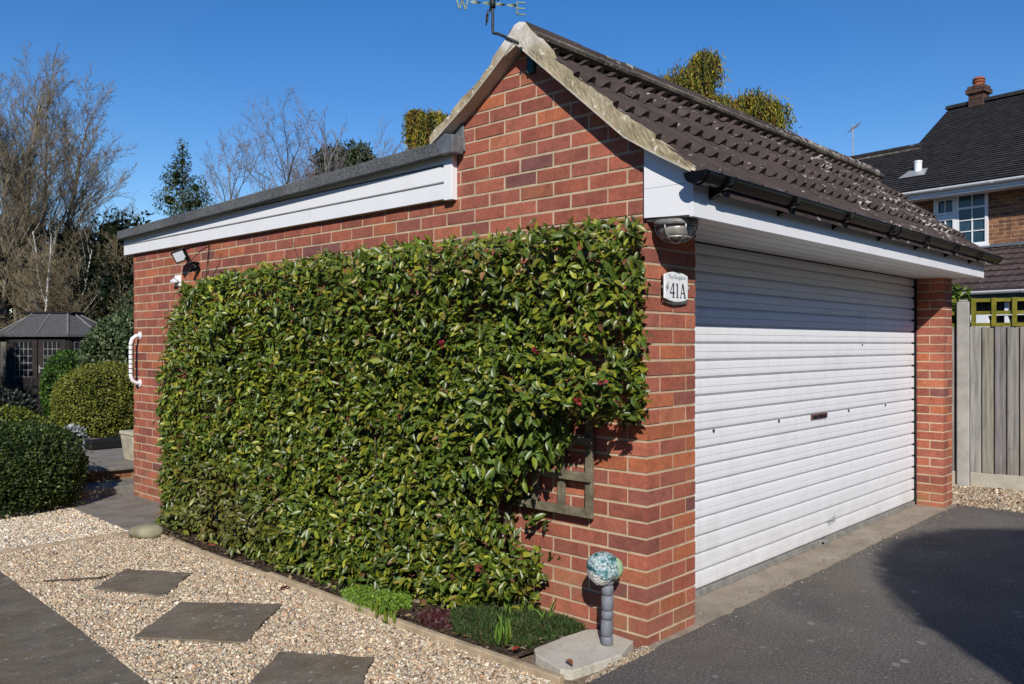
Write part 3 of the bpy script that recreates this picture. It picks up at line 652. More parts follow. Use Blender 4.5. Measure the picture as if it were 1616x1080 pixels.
l = empty('bulkhead_lamp', (.045, -.115, 1.935), 'round caged bulkhead lamp under the white eaves box', 'lamp')
LX, LY = .060, -.115
m = MB(); m.lathe(LX, LY, [(.060, 1.936), (.098, 1.932), (.100, 1.912), (.090, 1.907), (.07, 1.907)], 28); m.build('base', M['lampbody'], l, smooth=True)
m = MB(); m.lathe(LX, LY, [(.083, 1.908), (.08, 1.885), (.066, 1.862), (.04, 1.849), (.004, 1.845)], 28); m.build('glass', M['lampglass'], l, smooth=True)
m = MB()
for a in (0, math.pi/3, 2*math.pi/3):
    m.tube([(LX+.092*math.cos(t_)*math.cos(a), LY+.092*math.cos(t_)*math.sin(a), 1.91-.075*math.sin(t_)) for t_ in np.linspace(0, math.pi, 15)], .0042, 6)
m.tube([(LX+.062*math.cos(t_), LY+.062*math.sin(t_), 1.858) for t_ in np.linspace(0, 2*math.pi, 25)], .0042, 6); m.build('wire_guard', M['galv'], l, smooth=True)

s = empty('house_number_sign', (.206, -.03, 1.65), 'white arched ceramic sign reading 41A on the brick pier', 'sign')
def arch(x0, x1, z0, z1, rise, n=10):
    xm = (x0+x1)/2; hw = (x1-x0)/2
    b = [(x0+(x1-x0)*t_, z0-rise*(1-((x0+(x1-x0)*t_-xm)/hw)**2)) for t_ in np.linspace(0, 1, n)]; tt = [(x1-(x1-x0)*t_, z1+rise*(1-((x1-(x1-x0)*t_-xm)/hw)**2)) for t_ in np.linspace(0, 1, n)]
    return b+tt
Fs = lambda a, b, c: (a, c, b)
m = MB(); m.prism(arch(.105, .305, 1.592, 1.703, .016), -.028, -.018, Fs); face_ = m.build('sign_face', M['ceramic'], s, bevel=.003)
m = MB(); m.prism(arch(.100, .322, 1.578, 1.700, .014), -.015, -.010, Fs); m.build('backing_plate', M['acrylic'], s)
for xx in (.118, .306): m = MB(); m.tube([(xx, -.002, 1.647), (xx, -.034, 1.647)], .008, 12); m.build('fixing_screw', M['galv'], s)
m = MB(); Fk = lambda a, b, c: (a, c, b)
def stroke(pts, w): 
    for (a, b), (c, d) in zip(pts[:-1], pts[1:]):
        L = math.hypot(c-a, d-b); nx, ny = -(d-b)/L*w/2, (c-a)/L*w/2; m.prism([(a+nx, b+ny), (c+nx, d+ny), (c-nx, d-ny), (a-nx, b-ny)], -.0292, -.0282, Fk)
z0, z1 = 1.597, 1.665
stroke([(.176, z0), (.176, z1)], .0085); stroke([(.174, z1), (.148, z0+.022)], .0045); stroke([(.146, z0+.021), (.187, z0+.021)], .006); stroke([(.165, z0+.001), (.187, z0+.001)], .003)
stroke([(.209, z0), (.209, z1)], .009); stroke([(.198, z0+.001), (.220, z0+.001)], .003); stroke([(.200, z1-.010), (.209, z1-.002)], .0045)
stroke([(.238, z0), (.257, z1)], .0045); stroke([(.257, z1), (.277, z0)], .0095); stroke([(.245, z0+.023), (.270, z0+.023)], .004); stroke([(.231, z0+.001), (.246, z0+.001)], .003); stroke([(.267, z0+.001), (.286, z0+.001)], .003)
m.build('number', M['ink'], face_)
m = MB()
for (px, pz, ang) in ((.124, 1.655, 2.2), (.130, 1.640, 3.6), (.121, 1.628, 4.4), (.133, 1.663, .9)):
    m.prism([(px+.008*math.cos(ang+o_)*sc_, pz+.010*math.sin(ang+o_)*sc_) for o_, sc_ in ((0, 1), (1.4, .45), (math.pi, .9), (4.9, .45))], -.0291, -.0282, Fk)
m.build('flourish', M['greyink'], face_)
cu = bpy.data.curves.new('sign_lettering', 'FONT'); cu.body = 'The Bungalow'; cu.size = .026; cu.align_x = 'CENTER'; cu.extrude = .0004
to = bpy.data.objects.new('tmp', cu); col.objects.link(to); dg = bpy.context.evaluated_depsgraph_get(); me = bpy.data.meshes.new_from_object(to.evaluated_get(dg)); bpy.data.objects.remove(to)
me.transform(Matrix.Translation((.208-.206, -.0288+.03, 1.685-1.65)) @ Matrix.Rotation(R(90), 4, 'X')); me.materials.clear(); me.materials.append(M['greyink'])
lo_ = bpy.data.objects.new('lettering', me); col.objects.link(lo_); lo_.parent = face_

f = empty('floodlight', (0, 4.35, 2.08), 'small black LED floodlight on the wall below the white boarding', 'floodlight')
def rotF(c, fx, up):
    c = np.array(c); n = unit(np.array(fx, float)); upv = np.array(up, float); r_ = unit(np.cross(upv, n)); u_ = np.cross(n, r_)
    return lambda a, b, d: tuple(c+r_*a+u_*b+n*d)
Ff = rotF((-.115, 4.40, 2.085), (-.72, -.58, -.38), (.0, .35, 1))
m = MB(); m.fbox(Ff, -.058, .058, -.05, .05, -.03, 0); m.fbox(Ff, -.045, .045, -.035, .035, -.055, -.03)
for q in range(5): m.fbox(Ff, -.05+.022*q, -.044+.022*q, -.042, .042, -.05, -.03)
hd = m.build('housing', M['black'], f, bevel=.004)
m = MB(); m.fbox(Ff, -.046, .046, -.038, .038, 0, .003); m.build('led_panel', M['led'], hd)
m = MB(); m.tube([(-.002, 4.30, 2.03), (-.06, 4.31, 2.03), (-.085, 4.36, 2.07)], .012, 8); m.tube([(-.01, 4.28, 2.0), (-.055, 4.30, 1.985)], .026, 10); m.tube([(-.055, 4.30, 1.985), (-.08, 4.31, 1.965)], .020, 10); m.build('sensor_bracket', M['black'], f, smooth=True)
m = MB(); m.tube([(-.09, 4.37, 2.13), (-.05, 4.26, 2.165), (-.03, 4.16, 2.175), (-.012, 4.11, 2.165), (-.012, 4.13, 2.05), (-.02, 4.14, 1.9)], .004, 6); m.build('cable', M['black'], f)
m = MB(); m.prism([(0, 1.90), (-.055, 1.885), (-.06, 1.905), (0, 1.955)], 4.62, 4.70, lambda a, b, c: (a, c, b)); m.box(-.012, 0, 4.605, 4.715, 1.86, 1.955)
tag(m.build('vent_cowl', M['upvc'], bevel=.006), 'small white plastic vent cowl poking out above the hedge end', 'vent')
g = empty('grab_rail', (0, 5.42, 1.03), 'white grab rail with dark grip bands beside the back corner', 'grab rail')
pth = [(0, 5.42, 1.455), (-.035, 5.42, 1.452), (-.07, 5.42, 1.425), (-.083, 5.42, 1.38), (-.083, 5.42, 1.10), (-.07, 5.42, 1.055), (-.035, 5.42, 1.03), (0, 5.42, 1.027)]
m = MB(); m.tube(pth, .017, 12); m.build('rail', M['upvc'], g, smooth=True)
for q in range(7): m = MB(); zq = 1.115+q*.042; m.tube([(-.083, 5.42, zq), (-.083, 5.42, zq+.007)], .0185, 12); m.build('grip_band', M['ink'], g)
for zq in (1.455, 1.027): m = MB(); m.tube([(0, 5.42, zq), (-.008, 5.42, zq)], .035, 16); m.build('mounting_flange', M['upvc'], g)

# standpipe with wrapped tap
tp = empty('garden_tap', (-.155, .110, .028), 'wrapped outdoor tap on a grey foam lagged standpipe', 'tap')
m = MB(); zz = .028; cx_, cy_ = -.158, .108
for h in (.042, .074, .040, .068, .046, .026):
    lx = random.uniform(-.002, .003); m.lathe(cx_+lx, cy_, [(.022, zz), (.0275, zz+.006), (.0285, zz+h*.5), (.0275, zz+h-.007), (.021, zz+h-.001)], 18); zz += h
    cx_ += .001
m.build('foam_lagging', M['foam'], tp, smooth=True)
m = MB(); m.tube([(-.155, .110, .03), (-.155, .110, .33)], .014, 10); m.build('pipe', M['iron'], tp)
def blob(c, r, seed, amp=.12, sub=4, sq=(1, 1, 1)):
    b_ = bmesh.new(); bmesh.ops.create_icosphere(b_, subdivisions=sub, radius=1); rr = np.random.default_rng(seed); d = unit(rr.normal(size=(14, 3))); q = rr.uniform(-1, 1, 14)
    V = np.array([v_.co[:] for v_ in b_.verts]); h = (np.abs(V@d.T)**6*q).sum(1); V2 = V*(1+amp*h[:, None]+amp*.35*np.abs(np.sin(V[:, :1]*9+V[:, 1:2]*7+V[:, 2:]*8)))*r*np.array(sq)+np.array(c)
    F_ = [[v_.index for v_ in f_.verts] for f_ in b_.faces]; b_.free(); return V2, F_
V_, F_ = blob((-.166, .120, .377), .062, 44, .16, 4, (1.12, 1.05, .98)); m = MB(); m.mesh(V_, F_); m.build('plastic_bag', M['bag'], tp)
V_, F_ = blob((-.188, .126, .352), .055, 9, .2, 3, (1, 1, .95)); m = MB(); m.mesh(V_, F_); m.build('bubble_wrap', M['bubble'], tp)
V_, F_ = blob((-.128, .086, .368), .040, 12, .12, 3, (.9, .9, 1.25)); m = MB(); m.mesh(V_, F_); m.build('cloth', M['sponge'], tp)

# ------------------------------------------------------------------ leaves
LT8 = np.array([(0, 0, 0), (.33, -.42, .10), (.33, 0, 0), (.33, .42, .10), (.68, -.36, .05), (.68, 0, -.03), (.68, .36, .05), (1, 0, -.10)])
LF = np.array([(0, 1, 2), (0, 2, 3), (1, 4, 5), (1, 5, 2), (2, 5, 6), (2, 6, 3), (4, 7, 5), (5, 7, 6)])
LT4 = np.array([(0, 0, 0), (.5, -.5, .08), (1, 0, -.05), (.5, .5, .08)]); LF4 = np.array([(0, 1, 2), (0, 2, 3)])
def leaves(P, D, N, L, Wd, C, tmpl=LT8, faces=LF):
    D = unit(D); N = unit(N-(N*D).sum(1, keepdims=True)*D); S = np.cross(N, D); n = len(P); k = len(tmpl)
    V = P[:, None]+D[:, None]*(tmpl[None, :, 0:1]*L[:, None, None])+S[:, None]*(tmpl[None, :, 1:2]*Wd[:, None, None])+N[:, None]*(tmpl[None, :, 2:3]*L[:, None, None])
    F = (faces[None]+(np.arange(n)*k)[:, None, None]).reshape(-1, 3); return V.reshape(-1, 3), F, np.repeat(C, k, 0)
def cat(parts):
    off = 0; V, F, C = [], [], []
    for v_, f_, c_ in parts: V.append(v_); F.append(f_+off); C.append(c_); off += len(v_)
    return np.concatenate(V), np.concatenate(F), np.concatenate(C)
HP = [(-.09, 1.86), (-.04, 1.93), (.16, 1.955), (1.0, 1.94), (1.8, 1.955), (2.7, 1.93), (3.45, 1.91), (3.85, 1.84), (4.10, 1.66), (4.25, 1.42), (4.31, 1.1), (4.32, .8), (4.22, -.12), (2.2, -.10), (.70, .0), (.58, .12), (.54, .3), (.58, .50), (.66, .62), (.65, .74), (.56, .88), (.38, 1.00), (.1, 1.07), (-.10, 1.05), (-.13, 1.2), (-.12, 1.5)]
def polydist(P, poly):
    d = np.full(len(P), 9.); n = len(poly)
    for i in range(n):
        a = np.array(poly[i]); b_ = np.array(poly[(i+1) % n]); ab = b_-a; t_ = np.clip(((P-a)@ab)/(ab@ab), 0, 1); d = np.minimum(d, np.linalg.norm(P-a-t_[:, None]*ab, axis=1))
    return d
def vnoise(P, seed, s):
    r_ = np.random.default_rng(seed); out = np.zeros(len(P))
    for q in range(5): w_ = r_.normal(0, s, 2); out += np.sin(P@w_+r_.uniform(0, 6.28))
    return out/5
hedge = empty('hedge', (-.2, 2.1, 0), 'glossy camellia hedge trained flat against the brick gable wall', 'hedge')
def hdepth(P):
    d = polydist(P, HP); base_ = .30+.08*np.clip((P[:, 0]-.0)/1.8, 0, 1); low = np.clip((P[:, 1])/.3, 0, 1)
    base_ = base_+.13*np.exp(-((P[:, 1]-1.16)/.22)**2)*np.clip((.95-P[:, 0])/.3, 0, 1)*np.clip((P[:, 0]+.02)/.2, .3, 1)
    return (base_-.03*(1-low))*np.sqrt(np.clip(d/.07, .15, 1))+.045*vnoise(P, 3, 5)+.035*vnoise(P, 5, 14)+.13*np.exp(-(P[:, 1]/.42)**2)*np.clip((P[:, 0]-.9)/.8, 0, 1)*np.clip((4.25-P[:, 0])/.4, 0, 1)
def bare(P): return np.exp(-(((P[:, 0]-3.15)/.62)**2+((P[:, 1]-.20)/.16)**2))+.55*np.exp(-(((P[:, 0]-3.5)/.4)**2+((P[:, 1]-.45)/.12)**2))
def hedge_layer(ns, per, deep0, deep1, dark):
    P = rng.uniform((-.14, .0), (4.34, 1.97), (ns, 2)); P = P[inpoly(P, HP)]
    P = P[(rng.uniform(0, 1, len(P)) > .62*bare(P)) & (P[:, 1] > .035)]
    X = -hdepth(P)*(1-rng.uniform(deep0, deep1, len(P)))
    right = P[:, 0] < .10; P[right, 0] = np.maximum(P[right, 0], .055+.62*X[right])
    S = np.stack([X, P[:, 0], P[:, 1]], 1); n = len(S)
    sd = unit(np.array((-.75, -.1, .35))+rng.normal(0, .45, (n, 3))); S = np.repeat(S, per, 0); sd = np.repeat(sd, per, 0); N_ = len(S)
    u = np.tile(np.arange(per)/per, n); S = S-sd*(u*.085)[:, None]
    ref = unit(rng.normal(size=(N_, 3))); rad = unit(np.cross(sd, ref))
    D = sd*.45+rad*.95+np.array((0, 0, -.34))+rng.normal(0, .22, (N_, 3))
    Nn = np.array((-.62, -.22, .62))+rng.normal(0, .38, (N_, 3))
    L = rng.uniform(.032, .063, N_)*np.exp(rng.normal(0, .12, N_)); Wd = L*rng.uniform(.42, .54, N_)
    tone = rng.uniform(0, 1, N_); big = np.repeat(.5+.5*vnoise(P, 8, 4), per)
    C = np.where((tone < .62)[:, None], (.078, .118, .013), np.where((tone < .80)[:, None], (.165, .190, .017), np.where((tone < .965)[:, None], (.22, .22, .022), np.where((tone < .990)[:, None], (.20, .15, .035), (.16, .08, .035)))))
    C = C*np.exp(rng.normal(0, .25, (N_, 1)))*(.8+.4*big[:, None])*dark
    bz = np.clip(bare(np.stack([S[:, 1], S[:, 2]], 1))*1.5, 0, 1)[:, None]; C = C*(1-bz*.55)+np.array((.11, .085, .025))*bz*.55
    return leaves(S, D, Nn, L, Wd, C)
def hanging(n):      # shoots hanging over the trellis
    y = rng.uniform(.34, .80, n); z = rng.uniform(.70, 1.08, n); k = z > .70+.55*np.clip(.66-y, 0, 1); y, z = y[k], z[k]; n = len(y)
    S = np.repeat(np.stack([-rng.uniform(.08, .36, n), y, z], 1), 5, 0); N_ = len(S); S += rng.normal(0, .022, (N_, 3))
    L = rng.uniform(.045, .075, N_); C = np.array([(.082, .130, .015), (.148, .192, .018), (.06, .1, .014)])[rng.choice(3, N_, p=[.55, .2, .25])]*np.exp(rng.normal(0, .25, (N_, 1)))
    return leaves(S, rng.normal(0, .6, (N_, 3))+np.array((-.2, 0, -.8)), np.array((-.62, -.22, .5))+rng.normal(0, .4, (N_, 3)), L, L*.45, C)
V, F, C = cat([hedge_layer(7000, 6, .0, .2, 1.), hedge_layer(2100, 5, .3, .85, .45), hanging(130)])  # deeper layer is darkened to paint the shade inside the hedge
np_mesh('foliage', V, F, M['leaf'], hedge, C, True)
print('hedge faces', len(F))
m = MB()
for q in range(420):
    if q < 200: y, z = rng.uniform(.5, 4.25), rng.uniform(.05, 1.8)
    else: y, z = 3.15+rng.normal(0, .5), abs(rng.normal(.16, .14))+.02
    if not inpoly(np.array([[y, z]]), HP)[0]: continue
    p = np.array((-rng.uniform(.05, .26), y, z)); d = unit(np.array((-.15, rng.normal(0, .8), rng.normal(.25, .5)))); L = rng.uniform(.12, .38); k_ = [p]
    for w_ in range(3): d = unit(d+rng.normal(0, .3, 3)*np.array((.4, 1, 1))); k_.append(k_[-1]+d*L/3)
    c_ = (.075, .05, .032) if q % 3 else (.13, .10, .08); m.tube(k_, [.005, .004, .003, .0015], 4, 0, c_, False)
for y in (.75, 1.35, 1.95, 2.6, 3.2, 3.8):
    k_ = [(-.06+rng.normal(0, .01), y+.0, .0)]
    for z in np.linspace(.2, 1.7, 7): k_.append((-.08+rng.normal(0, .02), y+rng.normal(0, .07), z))
    m.tube(k_, np.linspace(.017, .006, 8), 6, 0, (.10, .08, .06), False)
m.build('branches', M['bark'], hedge, fix=False)
m = MB()
for (y, z, c_) in ((-.02, 1.22, (.45, .05, .09)), (.10, 1.13, (.55, .05, .05)), (-.07, 1.13, (.40, .12, .12)), (1.02, 1.38, (.55, .06, .10)), (.33, 1.35, (.5, .03, .08)), (2.2, 1.7, (.25, .06, .05)), (1.3, 1.0, (.22, .05, .05)), (2.9, .8, (.5, .35, .28)), (1.8, .62, (.3, .06, .04)), (.72, .30, (.45, .10, .07)), (2.5, 1.25, (.3, .12, .08)), (3.1, 1.0, (.35, .15, .10))):
    x = -hdepth(np.array([[y, z]]))[0]-.02; p = np.array((x, y, z)); m = MB()
    for q in range(7):
        d = unit(np.array((-.5, 0, 0))+rng.normal(0, .7, 3)); w_ = unit(np.cross(d, rng.normal(size=3)))*.009; e_ = p+d*.026; m.face([p, p+d*.013+w_, e_, p+d*.013-w_], 0, tuple(np.array(c_)*rng.uniform(.35, .8)))
    m.build('bloom', M['petal'], hedge, fix=False)

tr = empty('trellis', (-.04, .3, .56), 'old grey wooden trellis showing below the hedge on the wall', 'trellis')
m = MB()
for z in (.575, .745, .915, 1.085): m.box(-.062, -.044, .285, 1.7, z-.021, z+.021, 0)
m.build('rails', M['oldwood'], tr, bevel=.002)
m = MB()
for y in (.306, .478, .650, .822, .994, 1.166): m.box(-.041, -.022, y-.02, y+.02, .548, 1.2, 0)
m.build('uprights', M['oldwood'], tr, bevel=.002)

def shell_bush(name, label, cat_, c, r, nleaf, size, cols, wts, clump=.12, mat='foliage', floor=None, seed=1, tip=.5, group=None, sq=2.0, core=.80, trunk=True, down=1):
    r_ = np.random.default_rng(seed); c = np.array(c, float); r = np.array(r, float)
    root = empty(name, (c[0], c[1], floor if floor is not None else c[2]-r[2]), label, cat_, group)
    d = unit(r_.normal(size=(nleaf, 3))); k = (np.abs(d)**sq).sum(1)**(-1/sq); u = d*k[:, None]
    ph = np.stack([np.sin(u@w_*4+o_) for w_, o_ in zip(r_.normal(0, 1, (8, 3)), r_.uniform(0, 6.28, 8))], 1).mean(1)
    ph2 = np.stack([np.sin(u@w_*13+o_) for w_, o_ in zip(r_.normal(0, 1, (8, 3)), r_.uniform(0, 6.28, 8))], 1).mean(1)
    rad = 1+clump*ph*1.2+clump*.7*ph2-np.abs(r_.normal(0, .055, nleaf))+(r_.uniform(0, 1, nleaf) < .035)*r_.uniform(.03, .14, nleaf)*(clump > .02); P = c+u*r*rad[:, None]; lo_ = P[:, 2] < c[2]
    if down > 1: P[lo_, 2] = c[2]+(P[lo_, 2]-c[2])*down; q_ = P[:, :2]-c[:2]; P[lo_, :2] = c[:2]+q_[lo_]/np.linalg.norm(q_[lo_], axis=1)[:, None]*r[:2]*rad[lo_, None]
    ok = P[:, 2] > (floor if floor is not None else -9)+.02; P, u, ph2 = P[ok], u[ok], ph2[ok]; n = len(P)
    nrm = unit(u/r); D = nrm*tip+r_.normal(0, .6, (n, 3))+np.array((0, 0, .1)); Nn = nrm+r_.normal(0, .5, (n, 3))+np.array((0, 0, .3))
    L = size*r_.uniform(.7, 1.3, n); C = np.array(cols)[r_.choice(len(cols), n, p=np.array(wts)/sum(wts))]*np.exp(r_.normal(0, .25, (n, 1)))*(1+.35*ph2[:, None])
    V, F, C2 = leaves(P, D, Nn, L, L*.6, C, LT4, LF4); np_mesh('foliage', V, F, M[mat], root, C2)
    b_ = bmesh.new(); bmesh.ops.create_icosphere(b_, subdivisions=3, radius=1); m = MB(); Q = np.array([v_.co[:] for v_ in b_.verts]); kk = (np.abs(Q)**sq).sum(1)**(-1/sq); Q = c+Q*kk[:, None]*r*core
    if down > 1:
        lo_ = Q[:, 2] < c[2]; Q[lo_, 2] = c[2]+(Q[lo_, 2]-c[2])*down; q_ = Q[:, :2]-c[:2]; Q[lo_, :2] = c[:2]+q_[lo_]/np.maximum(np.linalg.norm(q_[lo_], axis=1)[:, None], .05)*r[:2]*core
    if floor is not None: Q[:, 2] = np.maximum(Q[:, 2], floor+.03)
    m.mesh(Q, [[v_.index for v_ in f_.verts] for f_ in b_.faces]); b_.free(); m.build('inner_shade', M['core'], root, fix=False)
    if trunk:
        m = MB(); fz = floor if floor is not None else c[2]-r[2]
        for q in range(4): a = q*1.6; m.tube([(c[0]+.05*math.cos(a), c[1]+.05*math.sin(a), fz-.02), (c[0]+.2*r[0]*math.cos(a), c[1]+.2*r[1]*math.sin(a), c[2])], [.025, .012], 6, 0, (.08, .06, .045))
        m.build('stem', M['bark'], root, fix=False)
    return root
G1 = [(.022, .042, .010), (.035, .060, .012), (.055, .080, .014)]
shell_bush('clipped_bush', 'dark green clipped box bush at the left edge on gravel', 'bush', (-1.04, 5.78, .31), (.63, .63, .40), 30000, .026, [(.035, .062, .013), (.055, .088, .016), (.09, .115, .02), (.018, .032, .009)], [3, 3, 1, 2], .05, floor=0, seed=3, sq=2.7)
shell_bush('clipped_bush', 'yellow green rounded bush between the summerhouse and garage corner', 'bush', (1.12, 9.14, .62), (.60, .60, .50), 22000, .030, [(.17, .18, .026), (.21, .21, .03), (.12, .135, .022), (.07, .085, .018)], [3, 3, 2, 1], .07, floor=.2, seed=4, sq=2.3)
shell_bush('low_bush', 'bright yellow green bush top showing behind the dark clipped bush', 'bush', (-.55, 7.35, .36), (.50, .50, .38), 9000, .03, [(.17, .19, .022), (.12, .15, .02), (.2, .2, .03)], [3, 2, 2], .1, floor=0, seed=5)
shell_bush('shrub', 'grey green leafy shrub beside the summerhouse', 'shrub', (2.35, 11.6, .95), (.62, .62, .90), 9000, .07, [(.075, .11, .045), (.13, .155, .075), (.05, .08, .028), (.2, .22, .13)], [4, 2, 3, 1], .13, floor=0, seed=6)
shell_bush('shrub', 'bright green small shrub right against the summerhouse wall', 'shrub', (2.02, 13.1, .62), (.42, .42, .62), 5000, .05, [(.05, .12, .012), (.08, .15, .02), (.03, .07, .01)], [3, 2, 2], .12, floor=0, seed=16)
shell_bush('low_shrub', 'low dark grey shrub in front of the summerhouse', 'shrub', (.95, 13.3, .22), (.62, .55, .42), 5000, .06, [(.03, .036, .03), (.05, .06, .045), (.02, .026, .018)], [3, 2, 2], .14, floor=0, seed=7)

# ------------------------------------------------------------------ small planting in the bed
def mat_plant(name, label, cat_, poly, n, L, W_, z0, cols, up=1., droop=.5, mound=.06, tm=(LT4, LF4), seed=1, mat='foliage'):
    r_ = np.random.default_rng(seed); pl = np.array(poly); lo, hi = pl.min(0), pl.max(0); P = r_.uniform(lo, hi, (n*3, 2)); P = P[inpoly(P, poly)][:n]; d = polydist(P, poly)
    h = mound*np.sqrt(np.clip(d/.12, 0, 1))*(1+.35*vnoise(P, seed, 16)); n = len(P)
    S = np.stack([P[:, 0], P[:, 1], z0+h*r_.uniform(.4, 1, n)], 1); D = np.array((0, 0, up))+r_.normal(0, droop, (n, 3)); Nn = np.array((-.4, -.5, .5))+r_.normal(0, .5, (n, 3))
    Ls = L*r_.uniform(.6, 1.3, n); C = np.array(cols)[r_.choice(len(cols), n)]*np.exp(r_.normal(0, .25, (n, 1))); V, F, C2 = leaves(S, D, Nn, Ls, Ls*W_, C, *tm)
    o = np_mesh(name, V, F, M[mat], None, C2); return tag(o, label, cat_)
HE = [(-.43, .88), (-.30, .98), (-.16, .96), (-.05, .80), (-.015, .50), (-.02, .345), (-.12, .325), (-.22, .345), (-.31, .36), (-.42, .36), (-.50, .50), (-.505, .72)]
mat_plant('cushion_plant', 'dark green grassy cushion plant at the foot of the wall', 'plant', HE, 19000, .026, .09, .008, [(.032, .078, .016), (.045, .10, .02), (.075, .13, .028), (.02, .045, .012), (.10, .075, .03)], 1, .75, .06, seed=21)
mat_plant('creeping_plant', 'bright green small leaved creeper spilling over the edging', 'plant', [(-.585, 1.50), (-.50, 1.66), (-.37, 1.70), (-.28, 1.5), (-.29, 1.3), (-.42, 1.17), (-.55, 1.2), (-.61, 1.33)], 5200, .014, .8, .015, [(.13, .22, .02), (.17, .26, .03), (.08, .15, .015)], .6, .8, .05, seed=22)
mat_plant('sedum', 'dark maroon low sedum patch on the soil', 'plant', [(-.44, 1.07), (-.33, 1.04), (-.27, .90), (-.40, .78), (-.51, .80), (-.53, .98)], 1500, .017, .6, .012, [(.07, .02, .022), (.10, .03, .03), (.05, .015, .015)], .7, .7, .025, seed=23)
def tuft(name, label, cat_, c, n, L, W_, cols, spread, z0=.01, seed=1):
    r_ = np.random.default_rng(seed); P = np.array(c)+r_.normal(0, spread, (n, 2)); S = np.stack([P[:, 0], P[:, 1], np.full(n, z0)], 1); D = np.array((0, 0, 1))+r_.normal(0, .32, (n, 3)); Nn = r_.normal(0, 1, (n, 3))
    Ls = L*r_.uniform(.6, 1.2, n); C = np.array(cols)[r_.choice(len(cols), n)]; V, F, C2 = leaves(S, D, Nn, Ls, Ls*W_, C); return tag(np_mesh(name, V, F, M['foliage'], None, C2, True), label, cat_)
tuft('bulb_shoots', 'upright yellow green bulb shoots in front of the cushion plant', 'plant', (-.475, .465), 9, .15, .10, [(.17, .26, .04), (.12, .22, .03)], .022, .02, 31)
tuft('bulb_shoots', 'small bright bulb shoots rising through the cushion plant middle', 'plant', (-.22, .66), 5, .11, .12, [(.17, .28, .04)], .014, .05, 32)
tuft('bulb_shoots', 'small bulb shoots in the cushion plant nearest the tap', 'plant', (-.16, .47), 6, .11, .12, [(.15, .26, .04)], .016, .05, 33)
tuft('seedling', 'broad leaved yellow green seedling leaning over the edging board', 'plant', (-.60, 1.22), 10, .085, .38, [(.16, .22, .02), (.10, .18, .02), (.2, .24, .03)], .035, .015, 34)
tuft('seedling', 'second yellow green seedling close to the nearer edging', 'plant', (-.605, 1.08), 8, .07, .4, [(.13, .19, .02), (.19, .23, .03)], .015, .015, 35)
for i, (x, y, s_, c_, lb) in enumerate(((-.69, 1.97, .075, (.10, .012, .012), 'dark red fallen leaf lying on the gravel'), (-.50, 3.05, .07, (.30, .08, .035), 'rusty fallen leaf on the edging below the hedge'), (-.455, .10, .075, (.32, .13, .07), 'brown fallen leaf lying against the concrete slab'), (-.54, .335, .06, (.30, .05, .03), 'red brown fallen leaf beside the bulb shoots'))):
    D = np.array([[math.cos(i*2.1), math.sin(i*2.1), .12]]); V, F, C = leaves(np.array([[x, y, .045 if i else .012]]), D, np.array([[-.2, -.2, 1.]]), np.array([s_]), np.array([s_*.4]), np.array([c_])); tag(np_mesh('fallen_leaf', V, F, M['petal'], None, C, True), lb, 'leaf')
V_, F_ = blob((-.63, 3.82, .04), .105, 31, .08, 3, (1.15, .85, .58)); V_ = (V_-np.array((-.63, 3.82, .04)))@np.array([[.68, -.73, 0], [.73, .68, 0], [0, 0, 1]])+np.array((-.63, 3.82, .04)); m = MB(); m.mesh(V_, F_)
tag(m.build('boulder', M['rock'], smooth=True), 'smooth mossy boulder where the edging boards meet', 'rock')
P = rng.uniform((-.57, .32), (-.03, 4.1), (2600, 2)); n = len(P); Lq = rng.uniform(.008, .045, n)
LC = np.array([(.16, .10, .05), (.09, .05, .03), (.22, .16, .09), (.30, .24, .16), (.05, .035, .025)])
V, F, C = leaves(np.c_[P, np.full(n, .016)+rng.uniform(0, .012, n)], np.c_[rng.normal(0, 1, (n, 2)), rng.normal(0, .2, n)], np.array((0, 0, 1.))+rng.normal(0, .35, (n, 3)), Lq, Lq*rng.uniform(.3, .7, n), LC[rng.choice(5, n)]*np.exp(rng.normal(0, .3, (n, 1))), LT4, LF4)
tag(np_mesh('leaf_litter', V, F, M['petal'], None, C), 'brown leaf litter over the bed soil', 'litter', kind='stuff')
P = np.c_[rng.uniform(.4, 4.6, 900), -.03+rng.normal(0, .05, 900)]
tag(pebbles('grit', P, .0036, PAL*.5, .003, M['pebble']), 'loose grit along the threshold edge', 'grit', kind='stuff')
# stick in gravel
m = MB(); m.tube([(-1.52, 3.12, .012), (-1.40, 3.02, .016), (-1.28, 2.95, .013), (-1.20, 2.96, .018)], [.006, .007, .006, .003], 6, 0, (.10, .08, .06)); tag(m.build('twig', M['bark'], fix=False), 'thin dead twig lying on the gravel near the paving', 'twig')
# back terrace furniture
m = MB(); cx_, cy_ = .43, 6.42
for (z0, z1, a, b) in ((.2, .46, .12, .15), (.46, .50, .158, .158)): m.hexa([(cx_-a, cy_-a, z0), (cx_+a, cy_-a, z0), (cx_+a, cy_+a, z0), (cx_-a, cy_+a, z0), (cx_-b, cy_-b, z1), (cx_+b, cy_-b, z1), (cx_+b, cy_+b, z1), (cx_-b, cy_+b, z1)])
tag(m.build('plant_pot', M['potstone'], bevel=.012), 'square cream stone plant pot behind the garage corner', 'plant pot')
m = MB(); m.box(.35, 1.7, 7.55, 7.72, .2, .31); tag(m.build('planter', M['ink'], bevel=.02), 'low black trough along the terrace below the yellow green bush', 'planter')
shell_bush('flowering_plant', 'pale silvery plant on the ground between two bushes', 'plant', (.42, 8.35, .24), (.16, .16, .16), 500, .05, [(.25, .27, .29), (.36, .38, .4)], [1, 1], .2, floor=.0, seed=8, trunk=False)

